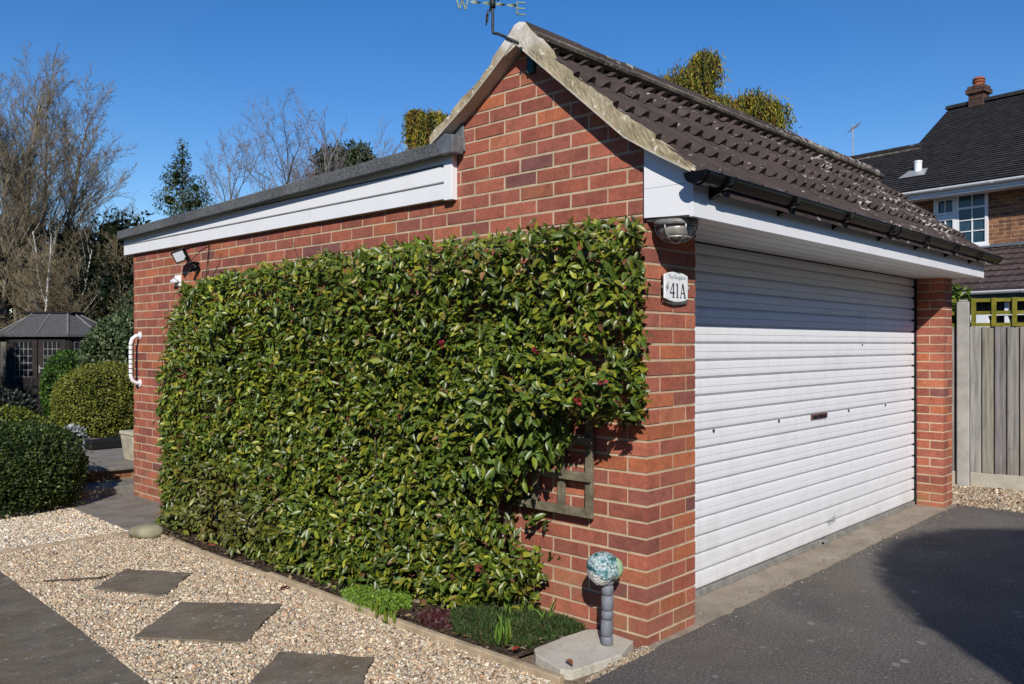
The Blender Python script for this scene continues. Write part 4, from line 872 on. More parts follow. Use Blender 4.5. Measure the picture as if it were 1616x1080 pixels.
# ------------------------------------------------------------------ fence on the right
FX = lambda y: 5.80-.19*(y-.2)*.9
fd = unit(np.array([.19*.9, -1.])); fn = np.array([-fd[1]*-1, 0]); fn = np.array([fd[1], -fd[0]])     # fd: towards camera side, fn: faces the drive
Ffe = lambda a, b, c: (5.782+fd[0]*a+fn[0]*b, .203+fd[1]*a+fn[1]*b, c)
def fence_bay(a0, a1, label):
    r0 = empty('board_fence', Ffe(a0, 0, 0), label, 'fence', 'fence panels beside the drive')
    m = MB(); a = a0; q = 0
    while a < a1-.03:
        w_ = .104; c_ = np.array((.235, .222, .205))*random.uniform(.75, 1.2)*np.array((1, random.uniform(.93, 1.02), random.uniform(.85, 1.05))); zt = 1.545+random.uniform(-.004, .004); zb = .135+random.uniform(-.012, .006)
        e_ = min(a+w_+.018, a1)
        m.hexa([Ffe(a, .0, zb), Ffe(e_, .0, zb), Ffe(e_, .005, zb), Ffe(a, .030, zb), Ffe(a, .0, zt), Ffe(e_, .0, zt), Ffe(e_, .005, zt), Ffe(a, .030, zt)], 0, tuple(c_)); m.fbox(Ffe, a-.006, a-.0005, .0, .012, zb, zt, 0, (.02, .016, .012)); a += w_  # near-black strip paints the shadow line beside each board edge
    m.build('boards', M['fence'], r0)
    m = MB()
    for z in (.35, 1.3): m.fbox(Ffe, a0, a1, -.06, -.002, z, z+.07, 0, (.18, .15, .11))
    m.build('arris_rail', M['fence'], r0)
    m = MB(); m.fbox(Ffe, a0, a1, -.025, .03, -.02, .135); m.build('gravel_board', M['gboard'], r0, bevel=.006)
    m = MB()
    for z in (1.548, 1.662, 1.785): m.fbox(Ffe, a0, a1, .0, .016, z, z+.034)
    m.build('lattice_rails', M['lattice'], r0)
    m = MB(); a = a0+.01
    while a < a1-.02: m.fbox(Ffe, a, a+.040, .018, .034, 1.548, 1.822); a += .170
    m.build('lattice_uprights', M['lattice'], r0)
fence_bay(.05, 1.86, 'weathered grey board fence with mossy lattice top right of the garage')
fence_bay(1.98, 3.8, 'next fence panel along towards the road, nearer the viewer')
fence_bay(-1.88, -.07, 'fence panel behind the concrete post hidden beside the garage')
for a, lb in ((-.01, 'pale concrete fence post right beside the garage pier'), (1.92, 'concrete fence post between the nearer fence panels')):
    m = MB(); m.prism([(a-.055, -.05), (a+.055, -.05), (a+.055, .06), (a-.055, .06)], -.02, 1.79, Ffe); m.prism([(a-.04, -.035), (a+.04, -.035), (a+.04, .045), (a-.04, .045)], 1.79, 1.81, Ffe); tag(m.build('fence_post', M['post'], bevel=.01), lb, 'post', 'concrete fence posts')
shell_bush('ivy', 'small bright leafy sprig poking up behind the concrete post', 'plant', (6.05, .38, 1.74), (.16, .16, .26), 420, .05, [(.07, .12, .015), (.12, .16, .02)], [1, 1], .25, floor=1.2, seed=19, trunk=False)

# ------------------------------------------------------------------ neighbour's house
HO = np.array([14.944, 2.627]); ha = np.array([-.15733, -.98746]); hn = np.array([-.98746, .15733])
H = lambda s_, n_, z_: (HO[0]+ha[0]*s_+hn[0]*n_, HO[1]+ha[1]*s_+hn[1]*n_, z_)
house = empty('house', H(2, 0, 0), 'brown brick house with dark tiled roof beyond the fence', 'house')
m = MB()
m.fbox(H, -1.5, 7, -6.1, 0, 0, 4.42); m.fbox(H, -9, -1.5, -2.95, -.001, 0, 4.42)
m.prism([(-6.1, 4.42), (0, 4.42), (-3.05, 6.7)], -1.5, -1.3, lambda a, b, c: H(c, a, b))
m.build('wall', M['hbrick'], house)
def stepped(m, s0, s1, n0, z0, n1, z1, rows, th=.022):
    L = math.hypot(n1-n0, z1-z0); u = np.array([(n1-n0)/L, (z1-z0)/L]); w_ = np.array([-u[1], u[0]]); w_ = w_ if w_[1] > 0 else -w_
    for i in range(rows):
        a, b = np.array([n0, z0])+u*(L*i/rows), np.array([n0, z0])+u*(L*min(i+1.25, rows)/rows); q0, q1 = a+w_*th, b+w_*.002
        sa, sb = s0(i/rows) if callable(s0) else s0, s1
        m.face([H(sa, *q0), H(sb, *q0), H(sb, *q1), H(sa, *q1)]); m.face([H(sa, *(a+u*.004-w_*.002)), H(sb, *(a+u*.004-w_*.002)), H(sb, *q0), H(sa, *q0)])
m = MB(); pt = .7002; RN = -2.95; EZ = 4.46; EN = .50; RZH = EZ+pt*(EN-RN)
stepped(m, -1.62, 7.2, EN, EZ, RN, RZH, 42); LN = -1.35; LZ = EZ+pt*(EN-LN)
stepped(m, -9.1, -1.621, EN, EZ, LN, LZ, 22)
stepped(m, -1.62, 7.2, -6.4, EZ, RN, RZH, 42); stepped(m, -9.1, -1.621, -3.3, EZ, LN, LZ, 22)
m.prism([(EN, EZ-.03), (RN, RZH-.04), (-6.4, EZ-.03), (-6.3, EZ-.08), (RN, RZH-.12), (EN-.1, EZ-.08)], -1.61, 7.19, lambda a, b, c: H(c, a, b))
m.prism([(EN, EZ-.03), (LN, LZ-.04), (-3.3, EZ-.03), (-3.2, EZ-.08), (LN, LZ-.12), (EN-.1, EZ-.08)], -9.09, -1.612, lambda a, b, c: H(c, a, b))
hroof = m.build('roof', M['htile'], house, fix=False)
m = MB(); s_ = -1.66
while s_ < 7.1: m.prism([(RN+.12*math.cos(a), RZH+.005+.085*math.sin(a)) for a in np.linspace(-.2, math.pi+.2, 9)], s_, s_+.44, lambda a, b, c: H(c, a, b)); s_ += .45
m.build('ridge', M['htile'], hroof)
m = MB(); s_ = -9.1
while s_ < -1.7: m.prism([(LN+.11*math.cos(a), LZ+.0+.08*math.sin(a)) for a in np.linspace(-.2, math.pi+.2, 9)], s_, s_+.44, lambda a, b, c: H(c, a, b)); m.fbox(H, s_, s_+.448, LN+.09, LN+.13, LZ-.085, LZ-.035, 1); s_ += .45
m.fbox(H, -1.70, -1.61, LN-.06, LN+.10, LZ-.05, LZ+.06, 2)
m.build('ridge', [M['htile'], M['ridge'], M['lead']], hroof)
m = MB(); m.fbox(H, -1.12, -.80, RN-.16, RN+.16, 6.6, 7.08); m.fbox(H, -1.17, -.75, RN-.21, RN+.21, 7.08, 7.18); m.fbox(H, -1.14, -.78, RN-.18, RN+.18, 7.18, 7.25)
ch = m.build('chimney', M['cbrick'], hroof); px_, py_, _ = H(-.96, RN, 0)
m = MB(); m.lathe(px_, py_, [(.14, 7.25), (.12, 7.30), (.115, 7.34), (.135, 7.345), (.135, 7.37), (.115, 7.375), (.115, 7.40), (.135, 7.405), (.13, 7.43), (.10, 7.46)], 18); m.build('chimney_pot', M['terracotta'], ch, smooth=False)
px_, py_, _ = H(-1.02, -.25, 0); m = MB(); m.lathe(px_, py_, [(.075, 4.90), (.075, 5.17), (.085, 5.171), (.085, 5.20), (.06, 5.21)], 14); m.build('vent_pipe', M['upvc'], hroof)
m = MB(); m.face([H(-1.32, .0, 4.85), H(-.76, .0, 4.85), H(-.82, -.26, 5.03), H(-1.22, -.26, 5.03)]); m.build('lead_slate', M['galv'], hroof)
m = MB(); F = lambda a, b, c: H(c, EN+.03+a, EZ-.03+b); gutter(m, lambda a, b, c: F(a, b, -9+c), 16.2, .06); 
for q in range(16): m.prism([(.066*math.cos(a), .066*math.sin(a)) for a in np.linspace(math.pi, 2*math.pi, 9)], -8.6+q*.93, -8.53+q*.93, F)
m.fbox(H, -9, 7.1, EN-.06, EN-.03, EZ-.18, EZ-.02); m.fbox(H, -9, 7.1, .005, EN-.03, EZ-.16, EZ-.14)
m.build('gutter', M['upvc'], house)
m = MB()
w0, w1, z0, z1 = -.56, .47, 3.31, 4.345; mid = -.10
def frame_(m, a0, a1, b0, b1, n0, n1, w_):
    m.fbox(H, a0, a1, n0, n1, b0, b0+w_); m.fbox(H, a0, a1, n0, n1, b1-w_, b1); m.fbox(H, a0, a0+w_, n0, n1, b0+w_, b1-w_); m.fbox(H, a1-w_, a1, n0, n1, b0+w_, b1-w_)
frame_(m, w0, w1, z0, z1, .0, .05, .05); m.fbox(H, mid-.03, mid+.03, .0, .048, z0+.05, z1-.05); m.fbox(H, w0+.05, mid-.03, .0, .046, 3.90, 3.955); frame_(m, w0+.055, mid-.035, 3.96, z1-.055, .03, .06, .045); frame_(m, w0+.055, mid-.035, z0+.055, 3.895, .03, .06, .045)
m.fbox(H, mid+.03, w1-.05, .0, .046, 4.03, 4.07)
for z in (3.58, 3.80): m.fbox(H, mid+.03, w1-.05, .02, .042, z, z+.018)
m.fbox(H, (mid+w1)/2-.013, (mid+w1)/2+.006, .021, .043, z0+.05, z1-.05); m.fbox(H, (w0+mid)/2-.008, (w0+mid)/2+.010, .021, .052, z0+.05, z1-.05)
for z in (3.62,): m.fbox(H, w0+.06, mid-.04, .02, .044, z, z+.018)
m.fbox(H, w0-.03, w1+.03, .0, .09, z0-.045, z0-.001)
win = m.build('window', M['upvc'], house)
m = MB(); m.fbox(H, w0+.03, w1-.03, .004, .02, z0+.03, z1-.03); m.build('pane', M['glass'], win)
# lean-to with a lichened tile roof
m = MB(); u_ = np.array([0, 0, 0]); A3 = np.array([ha[0], ha[1], 0]); L_ = math.hypot(2.15, .95); U3 = np.array([-hn[0]*2.15/L_, -hn[1]*2.15/L_, .95/L_]); N3 = np.cross(A3, U3); N3 = N3 if N3[2] > 0 else -N3
tile_roof(m, np.array(H(-4, 2.15, 2.29)), A3, U3, N3, 11.0, [i*.30 for i in range(8)], L_, .15, .010, .034, 0, 8)
lt = m.build('lean_to_roof', M['tile_old'], house, fix=False)
m = MB(); m.fbox(H, -4, 7, .0, .05, 3.20, 3.30); m.fbox(H, -4, 7, .05, .16, 3.225, 3.25); m.build('flashing', M['lead'], lt)
m = MB(); gutter(m, lambda a, b, c: H(-4+c, 2.21+a, 2.275+b), 11, .055)
m.fbox(H, -4, 7, 2.02, 2.15, 2.1, 2.26, 1)
for q in range(10): m.prism([(.061*math.cos(a), .061*math.sin(a)) for a in np.linspace(math.pi, 2*math.pi, 9)], -3.6+q*1.1, -3.54+q*1.1, lambda a, b, c: H(c, 2.21+a, 2.275+b))
m.build('lean_to_gutter', [M['upvc'], M['felt']], lt)
m = MB(); m.fbox(H, -4, 7, .1, 2.0, 0, 1.2); m.fbox(H, -4, 7, .1, 1.9, 1.2, 2.2, 1); m.build('lean_to_wall', [M['hbrick'], M['dark']], house)
m = MB()
for q in range(14): s_ = -3.9+q*.78; m.fbox(H, s_, s_+.05, 1.95, 2.03, 1.2, 2.1); m.fbox(H, s_+.36, s_+.39, 1.95, 2.02, 1.2, 1.88)
m.fbox(H, -4, 7, 1.94, 2.04, 1.86, 1.91); m.fbox(H, -4, 7, 1.94, 2.05, 1.19, 1.24)
for s_ in (1.0, 2.05): m.fbox(H, s_, s_+.30, 1.96, 2.06, 1.60, 1.90)
lw = m.build('lean_to_window', M['upvc'], house); m = MB(); m.fbox(H, -4, 7, 1.91, 1.94, 1.2, 2.1); m.build('pane', M['dglass'], lw)
av = empty('tv_aerial', H(-3.6, -2.2, 5.6), 'thin television aerial on a pole above the dark roof', 'aerial')
m = MB(); bx_, by_, _ = H(-3.6, -2.2, 0); m.tube([(bx_, by_, 5.3), (bx_, by_, 6.82)], .016, 6); m.build('pole', M['galv'], av)
m = MB(); a0 = np.array((bx_, by_, 6.72)); dd = unit(np.array([CX[0]*.75+CY[0]*.3, CX[1]*.75+CY[1]*.3, .5])); m.tube([a0-dd*.14, a0+dd*.27], .012, 5)
pp = unit(np.cross(dd, (0, 0, 1.)))
for q in range(9): c_ = a0-dd*.12+dd*q*.045; hl = .11 if q else .15; m.tube([c_-pp*hl*.6+np.array((0, 0, -hl*.4)), c_+pp*hl*.6+np.array((0, 0, hl*.4))], .006, 4)
m.build('antenna', M['galv'], av, fix=False)

# ------------------------------------------------------------------ summerhouse
def CW(lat, dep, z): p = CAMP+CX*lat+CY*dep; return (p[0], p[1], z)
SL, SD = (61-808)/1318*17.5, 17.5
Sm = lambda a, b, c: CW(SL+a, SD+b, c)
sh = empty('summerhouse', Sm(0, .9, 0), 'dark brown octagonal summerhouse with leaded doors', 'summerhouse')
pl = [(-.64, 0), (.64, 0), (.94, .5), (.94, 1.35), (.64, 1.85), (-.64, 1.85), (-1.1, 1.35), (-1.1, .5)]
m = MB(); m.prism(pl, -.03, 1.56, Sm)
for q in range(8):
    a, b = np.array(pl[q]), np.array(pl[(q+1) % 8]); d = (b-a)/np.linalg.norm(b-a); n_ = np.array([d[1], -d[0]])
    for z in np.arange(.06, .62, .075): m.hexa([Sm(*(a+d*.05+n_*.002), z), Sm(*(b-d*.05+n_*.002), z), Sm(*(b-d*.05+n_*.014), z), Sm(*(a+d*.05+n_*.014), z), Sm(*(a+d*.05+n_*.002), z+.07), Sm(*(b-d*.05+n_*.002), z+.07), Sm(*(b-d*.05+n_*.006), z+.07), Sm(*(a+d*.05+n_*.006), z+.07)])
    m.hexa([Sm(*(a-n_*.02-d*.03), 0), Sm(*(a+d*.06-n_*.02), 0), Sm(*(a+d*.06+n_*.02), 0), Sm(*(a-d*.03+n_*.02), 0), Sm(*(a-n_*.02-d*.03), 1.55), Sm(*(a+d*.06-n_*.02), 1.55), Sm(*(a+d*.06+n_*.02), 1.55), Sm(*(a-d*.03+n_*.02), 1.55)])
m.build('wall', M['summer'], sh)
for sgn in (-1, 1):
    a0, a1 = (-.58, -.015) if sgn < 0 else (.015, .58)
    m = MB(); m.fbox(Sm, a0, a1, -.035, -.004, .03, .68); m.fbox(Sm, a0, a0+.10, -.034, -.004, .681, 1.50); m.fbox(Sm, a1-.10, a1, -.034, -.004, .681, 1.50); m.fbox(Sm, a0+.1, a1-.1, -.034, -.004, 1.42, 1.5)
    for z in np.arange(.1, .6, .075): m.fbox(Sm, a0+.08, a1-.08, -.046, -.035, z, z+.062)
    d_ = m.build('door', M['summer'], sh)
    m = MB(); m.fbox(Sm, a0+.10, a1-.10, -.018, -.010, .69, 1.42); m.build('pane', M['dglass'], d_)
    m = MB(); A, B = a0+.10, a1-.10
    for q in range(0, 5): xx = A+(B-A)*q/4; m.fbox(Sm, xx-.005, xx+.005, -.026, -.019, .69, 1.42)
    for q in range(0, 6): z = .69+.73*q/5; m.fbox(Sm, A, B, -.027, -.020, z-.005, z+.005)
    m.build('lead_cames', M['alu'], d_)
    if sgn > 0: m = MB(); m.fbox(Sm, a0+.02, a0+.05, -.06, -.035, .78, .93); m.fbox(Sm, a0+.02, a0+.13, -.075, -.055, .86, .885); m.build('handle', M['alu'], d_)
for (a, b) in ((pl[7], pl[0]), (pl[1], pl[2])):
    a, b = np.array(a), np.array(b); d = (b-a)/np.linalg.norm(b-a); n_ = np.array([d[1], -d[0]]); L = np.linalg.norm(b-a)
    Fq = lambda p, q, r: Sm(*(a+d*p+n_*q), r)
    m = MB(); m.fbox(Fq, .1, L-.1, .002, .012, .69, 1.42); pn = m.build('side_window', M['dglass'], sh)
    m = MB()
    for q in range(0, 4): xx = .1+(L-.2)*q/3; m.fbox(Fq, xx-.005, xx+.005, .0125, .02, .69, 1.42)
    for q in range(0, 6): z = .69+.73*q/5; m.fbox(Fq, .1, L-.1, .013, .021, z-.005, z+.005)
    m.build('lead_cames', M['alu'], pn)
ev = [(-.66, -.13), (.68, -.13), (1.06, .45), (1.06, 1.4), (.7, 1.98), (-.7, 1.98), (-1.22, 1.4), (-1.22, .45)]; rd = [(-.52, .7), (.24, .7), (.3, .85), (.3, 1.0), (.24, 1.15), (-.52, 1.15), (-.6, 1.0), (-.6, .85)]
m = MB()
for q in range(8): a, b, c, d = ev[q], ev[(q+1) % 8], rd[(q+1) % 8], rd[q]; m.face([Sm(*a, 1.575), Sm(*b, 1.575), Sm(*c, 2.04), Sm(*d, 2.04)]); m.face([Sm(*a, 1.53), Sm(*b, 1.53), Sm(*b, 1.575), Sm(*a, 1.575)])
m.face([Sm(*p, 2.04) for p in rd]); m.face([Sm(*p, 1.53) for p in ev]); sroof = m.build('roof', M['summroof'], sh)
m = MB()
for q in range(8): a, b = ev[q], rd[q]; m.tube([Sm(*a, 1.58), Sm(*b, 2.045)], .022, 6)
m.tube([Sm(.02, -.13, 1.585), Sm(-.14, .7, 2.045)], .018, 6); m.build('battens', M['batten'], sroof)
m = MB(); m.fbox(Sm, -.72, .36, .66, 1.2, 2.035, 2.085); m.build('ridge_cap', M['ink'], sroof, bevel=.02)

# ------------------------------------------------------------------ trees
def bare_tree(name, label, base, H_, seed, stems, lean, r0, kids, levels, colr, twig, group=None, ratio=.5, upw=.35, first=.3, ang=.75, stemL=(.8, 1.05), pale=None):
    r_ = np.random.default_rng(seed); root = empty(name, base, label, 'tree', group); mt, mc = MB(), MB(); cnt = [0]
    def grow(p, d, L, rad, lev, m):
        n = [8, 6, 5, 3, 3][min(lev, 4)]; pts = [p]; dirs = [d]
        for i in range(n):
            d = unit(d+r_.normal(0, [.07, .12, .16, .2, .2][min(lev, 4)], 3)+np.array((0, 0, upw*.12))); p = p+d*L/n; pts.append(p); dirs.append(d)
        rr = np.linspace(rad, rad*(.22 if lev else .3), n+1); c_ = np.array(colr if lev < 2 else twig)*r_.uniform(.75, 1.25)
        if pale and lev == 0: c_ = np.array(pale)*r_.uniform(.8, 1.1)
        m.tube(pts, rr, [8, 5, 4, 3, 3][min(lev, 4)], 0, tuple(c_), False); cnt[0] += n
        if lev >= levels: return
        for q in range(kids[lev]):
            t_ = first+(1-first)*(q+r_.uniform(0, 1))/kids[lev] if lev == 0 else .15+.85*(q+r_.uniform(0, 1))/kids[lev]
            i = min(int(t_*n), n-1); f_ = t_*n-i; pp = pts[i]*(1-f_)+pts[i+1]*f_; dd = dirs[i]; side = unit(np.cross(dd, r_.normal(size=3)))
            nd = unit(dd*math.cos(ang)+side*math.sin(ang)*r_.uniform(.7, 1.2)+np.array((0, 0, upw*.5)))
            grow(pp, nd, L*ratio*r_.uniform(.65, 1.15)*(1.15-.5*t_), max(rr[i]*.55, .0042), lev+1, mc)
    for q in range(stems):
        a = 2*math.pi*q/stems+r_.uniform(-.4, .4); d = unit(np.array((math.cos(a)*lean, math.sin(a)*lean, 1.))+r_.normal(0, .05, 3))
        grow(np.array(base)+np.array((math.cos(a), math.sin(a), 0))*.12*(stems > 1)-np.array((0, 0, .05)), d, H_*r_.uniform(*stemL), r0*r_.uniform(.7, 1.1), 0, mt)
    mt.build('trunk', M['bark'], root, smooth=True, fix=False); mc.build('crown', M['bark'], root, fix=False); print(name, 'segs', cnt[0]); return root
TG = 'bare trees behind the summerhouse'
b_ = lambda px, d: CW((px-808)/1318*d, d, 0)
GRY, TW, WHT = (.19, .17, .13), (.165, .132, .085), (.48, .46, .41)
bare_tree('bare_tree', 'tall bare many stemmed tree at the far left above the summerhouse', b_(25, 23), 7.4, 47, 10, .24, .075, [16, 12, 9, 5], 4, GRY, TW, TG, .40, .4, .36, .66, (.85, 1.1))
bare_tree('bare_tree', 'lower bare tree with spreading twigs reaching the flat roof', b_(140, 22), 3.4, 42, 9, .75, .05, [13, 10, 8, 5], 4, GRY, (.18, .145, .085), TG, .5, .34, .34, .75, (.8, 1.1))
bare_tree('birch_tree', 'pale white stemmed tree forking just behind the summerhouse roof', b_(42, 20.3), 4.6, 43, 4, .42, .055, [8, 6, 4], 3, (.28, .26, .22), TW, TG, .45, .4, .3, .6, (.7, 1.05), WHT)
bare_tree('bare_tree', 'bare tree with leaning grey limbs leftmost above the flat roof', b_(415, 25), 7.2, 44, 3, .30, .09, [12, 9, 7, 4], 4, (.2, .185, .165), (.16, .13, .13), 'bare trees above the flat roof', .46, .3, .35, .75)
bare_tree('bare_tree', 'bare tree in the middle above the flat roof', b_(492, 26), 8.2, 45, 2, .18, .09, [12, 9, 7, 4], 4, (.2, .185, .165), (.16, .13, .13), 'bare trees above the flat roof', .40, .4, .35, .65)
bare_tree('bare_tree', 'thin bare tree right of the others beside the pine', b_(535, 27), 7.6, 46, 2, .14, .08, [12, 9, 7, 4], 4, (.24, .22, .2), (.17, .14, .135), 'bare trees above the flat roof', .38, .4, .4, .6)

def blob_tree(name, label, base, blobs, nleaf, size, cols, wts, seed, mat='foliage', hang=0., aspect=.6, tr=.1, group=None, tcol=(.07, .055, .04), core=.72):
    """blobs: (dx, dy, z, rx, rz) clumps of foliage; leaves lie in a thick ragged shell of each"""
    r_ = np.random.default_rng(seed); root = empty(name, base, label, 'tree', group); parts = []; B = np.array(base); mcore = MB(); wsum = sum(b[3]*b[4] for b in blobs)
    for bi, (dx, dy, z, rx, rz) in enumerate(blobs):
        n = int(nleaf*rx*rz/wsum); d = unit(r_.normal(size=(n, 3))); c = B+np.array((dx, dy, z)); rad = 1+.16*np.sin(d@r_.normal(0, 5, 3)+1)+.14*np.sin(d@r_.normal(0, 9, 3))-np.abs(r_.normal(0, .16, n))
        P = c+d*np.array((rx, rx, rz))*rad[:, None]; D = d*.5+r_.normal(0, .6, (n, 3))+np.array((0, 0, -hang)); Nn = d+r_.normal(0, .5, (n, 3))+np.array((0, 0, .2))
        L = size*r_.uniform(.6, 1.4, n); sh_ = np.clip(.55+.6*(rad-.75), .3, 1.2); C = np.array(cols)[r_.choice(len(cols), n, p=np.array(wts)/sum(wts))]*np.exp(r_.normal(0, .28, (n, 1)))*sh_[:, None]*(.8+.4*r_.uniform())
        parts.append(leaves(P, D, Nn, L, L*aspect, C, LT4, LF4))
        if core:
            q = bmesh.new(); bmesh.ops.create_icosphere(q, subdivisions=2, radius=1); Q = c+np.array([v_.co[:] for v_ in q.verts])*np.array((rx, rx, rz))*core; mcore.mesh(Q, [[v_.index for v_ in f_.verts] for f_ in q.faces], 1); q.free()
    V, F, C = cat(parts); np_mesh('crown', V, F, M[mat], root, C)
    top = max(b[2] for b in blobs); mcore.tube([B-np.array((0, 0, .05)), B+np.array((0, 0, top*.5)), B+np.array((0, 0, top))], [tr, tr*.7, tr*.2], 8, 0, tcol)
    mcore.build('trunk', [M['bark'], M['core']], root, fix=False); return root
EV = [(.010, .017, .007), (.018, .026, .009), (.028, .036, .012), (.05, .055, .03)]
EG = 'dark evergreens behind the garden'
lbs = ['broad dark evergreen at the left edge behind the summerhouse', 'dark evergreen rising behind the summerhouse ridge', 'tall dark evergreen right of the summerhouse roof', 'dark evergreen nearest the garage corner', 'lower dark evergreen mostly hidden behind the garage']
for i, (px, d, h, w_) in enumerate(((-40, 23, 4.6, 1.2), (45, 24, 4.9, 1.2), (112, 23.5, 4.7, 1.1), (172, 22, 4.5, 1.1), (240, 22.5, 4.4, 1.2))):
    r_ = np.random.default_rng(60+i); bl_ = [(r_.normal(0, .35), r_.normal(0, .35), z, w_*r_.uniform(.75, 1.05)*(1.05-.55*(z/h)**2), .7) for z in np.arange(.6, h-.3, .5)]
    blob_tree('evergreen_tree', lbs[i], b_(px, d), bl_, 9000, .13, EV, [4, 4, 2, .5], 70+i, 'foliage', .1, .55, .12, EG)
def conifer(name, label, base, H_, w_, seed, cols, wts, n=7000, group=None):
    r_ = np.random.default_rng(seed); bl_ = []
    for z in np.linspace(.8, H_-.25, 13):
        f_ = (1-z/H_)**.7; k = 3 if f_ > .25 else 1
        for q in range(k): a = r_.uniform(0, 6.28); bl_.append((math.cos(a)*w_*f_*.55*(k > 1), math.sin(a)*w_*f_*.55*(k > 1), z+r_.normal(0, .1), max(w_*f_*.55, .10), H_*.055*(.6+f_)))
    return blob_tree(name, label, base, bl_, n, .075, cols, wts, seed, 'conifer', .45, .34, .06, group, core=.32)
conifer('conifer_tree', 'narrow blue green conifer left of the garage flat roof', b_(288, 20), 6.35, 1.75, 81, [(.085, .12, .058), (.11, .145, .065), (.17, .165, .07)], [4, 3, 1], 42000)
pn = [(CX[0]*a, CX[1]*a, z, rx, rz) for a, z, rx, rz in ((-.5, 7.75, .6, .4), (.3, 7.95, .6, .4), (-.9, 6.9, .55, .4), (-.2, 7.4, .75, .5), (.6, 7.55, .6, .45), (.1, 6.8, .8, .45), (1.0, 6.9, .55, .4), (-.6, 6.3, .6, .4), (.7, 6.3, .7, .4), (0, 5.6, .8, .4), (1.3, 6.3, .4, .3))]
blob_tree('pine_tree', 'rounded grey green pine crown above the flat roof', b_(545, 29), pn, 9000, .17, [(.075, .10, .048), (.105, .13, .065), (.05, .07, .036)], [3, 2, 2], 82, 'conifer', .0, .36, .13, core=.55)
pn = [(CX[0]*a, CX[1]*a, z, rx, rz) for a, z, rx, rz in ((-.1, 7.2, .28, .3), (.25, 6.95, .3, .25), (0, 6.5, .5, .4), (.5, 6.5, .4, .3))]
blob_tree('pine_tree', 'small dark tree top just left of the weeping conifer', b_(608, 28), pn, 1800, .15, [(.04, .06, .035), (.06, .08, .045)], [3, 2], 83, 'conifer', .0, .3, .1, core=.5)
# golden weeping conifers: arching leaders hung with pendulous sprays
def weeper(name, label, base, leaders, seed, group):
    r_ = np.random.default_rng(seed); root = empty(name, base, label, 'tree', group); parts = []; mt = MB(); B = np.array(base)
    mt.tube([B-np.array((0, 0, .05)), B+np.array((0, 0, 1.5)), B+np.array((0, 0, 2.9))], [.09, .07, .045], 8, 0, (.09, .06, .04))
    for (pts, w_, drop) in leaders:
        pts = [B+np.array((CX[0]*a+CY[0]*b, CX[1]*a+CY[1]*b, z)) for a, b, z in pts]; mt.tube([B+np.array((0, 0, 2.6))]+pts, [.045]+list(np.linspace(.04, .012, len(pts))), 6, 0, (.09, .06, .04), False)
        seg = np.linspace(0, len(pts)-1.001, 90)
        for s_ in seg:
            i = int(s_); c = pts[i]*(1-(s_-i))+pts[i+1]*(s_-i)
            for q in range(9):
                o_ = r_.normal(0, 1, 3)*np.array((w_, w_, w_*.45)); st = c+o_; n = r_.integers(8, 16); L = drop*r_.uniform(.4, 1.1); t_ = np.linspace(0, 1, n)[:, None]
                P = st+np.array((o_[0], o_[1], 0))*.5*t_+np.array((0, 0, -1.))*L*t_**1.2+r_.normal(0, .012, (n, 3)); D = np.array((0, 0, -1.))+r_.normal(0, .35, (n, 3))+np.array((o_[0], o_[1], 0)); Nn = r_.normal(0, 1, (n, 3))+np.array((-.7, -.7, .3))
                base_c = np.array([(.23, .18, .02), (.29, .22, .025), (.13, .145, .022), (.18, .085, .022), (.04, .04, .013), (.045, .065, .018)])[r_.choice(6, p=[.25, .1, .2, .15, .18, .12])]
                C = base_c*np.exp(r_.normal(0, .25, (n, 1))); parts.append(leaves(P, D, Nn, np.full(n, .05)*r_.uniform(.7, 1.3, n), np.full(n, .018), C, LT4, LF4))
    V, F, C = cat(parts); np_mesh('crown', V, F, M['conifer'], root, C); mt.build('trunk', M['bark'], root, fix=False)
WG = 'golden weeping conifers behind the garage'
weeper('weeping_conifer', 'golden weeping conifer with a tall hooked leader behind the tiled roof', b_(1090, 11), [([(-.02, 0, 4.2), (.06, .05, 4.92), (.17, .05, 5.24), (.26, .05, 5.14)], .065, .42), ([(-.1, 0, 4.2), (-.10, 0, 4.7), (-.02, 0, 5.05)], .12, .5), ([(-.2, 0, 4.3), (-.40, .0, 4.88)], .085, .35), ([(.05, 0, 4.1), (.22, 0, 4.62), (.38, 0, 4.55)], .09, .4)], 91, WG)
weeper('weeping_conifer', 'lower golden weeping conifer beside it with two drooping humps', b_(1175, 11), [([(-.25, 0, 4.0), (-.22, 0, 4.45)], .11, .4), ([(-.05, 0, 3.9), (-.02, 0, 4.55), (.1, 0, 4.66)], .10, .45), ([(.1, 0, 4.0), (.28, 0, 4.55), (.40, 0, 4.50)], .075, .5)], 92, WG)
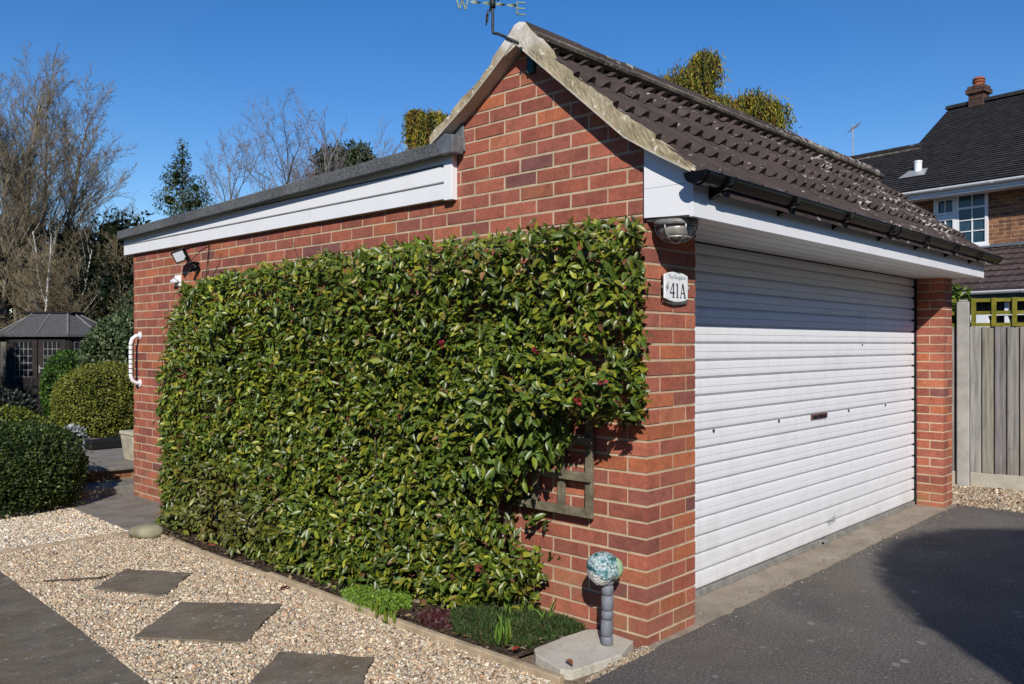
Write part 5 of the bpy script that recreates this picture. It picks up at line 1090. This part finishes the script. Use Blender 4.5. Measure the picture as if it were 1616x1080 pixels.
weeper('weeping_conifer', 'small golden weeping conifer left of the gable peak', b_(680, 11), [([(-.02, 0, 4.2), (-.12, 0, 4.42), (-.22, .0, 4.46), (-.28, 0, 4.38)], .022, .42), ([(.0, 0, 3.6), (.02, 0, 4.36), (.10, 0, 4.40)], .075, .55), ([(.0, 0, 3.6), (.14, 0, 4.3)], .07, .5)], 93, WG)

# unseen shrub and conifer added beyond the frame to cast shadows into view
def HPt(lat, al): return (lat*.676+al*.737, -lat*.737+al*.676)
x_, y_ = HPt(2.93, -4.6)
shell_bush('shadow_shrub', 'unseen round topped shrub shaped to cast the shadow on the drive', 'shrub', (x_, y_, 3.05), (1.56, 1.56, 1.15), 30000, .03, G1, [1, 1, 1], .004, floor=0, seed=51, sq=2.0, core=.975, down=4)
blob_tree('conifer_tree', 'unseen dark conifer added left of view to shade the summerhouse', CW(-10.6, 11.6, 0), [(0, 0, z, 1.15*(1-(z/5.2)**2)+.1, .6) for z in np.arange(.5, 4.6, .45)], 5000, .14, EV, [4, 4, 2, .5], 52, 'foliage', .1, .5, .14)

V_, F_, C_ = [], [], []; off = 0; parts = []; mcore = MB()
for q in range(34):     # unseen trees added behind the viewer to dim sky light, fill the horizon
    a = R(84)+R(246)*q/33; d_ = rng.uniform(19, 24); c = np.array((CAMP[0]+d_*math.cos(a), CAMP[1]+d_*math.sin(a), 2.6)); r0_ = np.array((2.6, 2.6, rng.uniform(3.2, 4.6)))
    n = 700; d = unit(rng.normal(size=(n, 3))); P = c+d*r0_*rng.uniform(.85, 1.12, (n, 1)); Lq = rng.uniform(.3, .6, n)
    parts.append(leaves(P, d*.3+rng.normal(0, .6, (n, 3)), d+rng.normal(0, .5, (n, 3)), Lq, Lq*.6, np.array(EV)[rng.choice(3, n)], LT4, LF4))
    b2 = bmesh.new(); bmesh.ops.create_icosphere(b2, subdivisions=2, radius=1); Q = c+np.array([v_.co[:] for v_ in b2.verts])*r0_*.93; parts.append((Q, np.array([[v_.index for v_ in f_.verts] for f_ in b2.faces]), np.full((len(Q), 3), .008))); b2.free()
V, F, C = cat(parts); tag(np_mesh('sky_screen_wood', V, F, M['foliage'], None, C), 'unseen dark belt of trees added to dim the sky light', 'wood', kind='stuff')
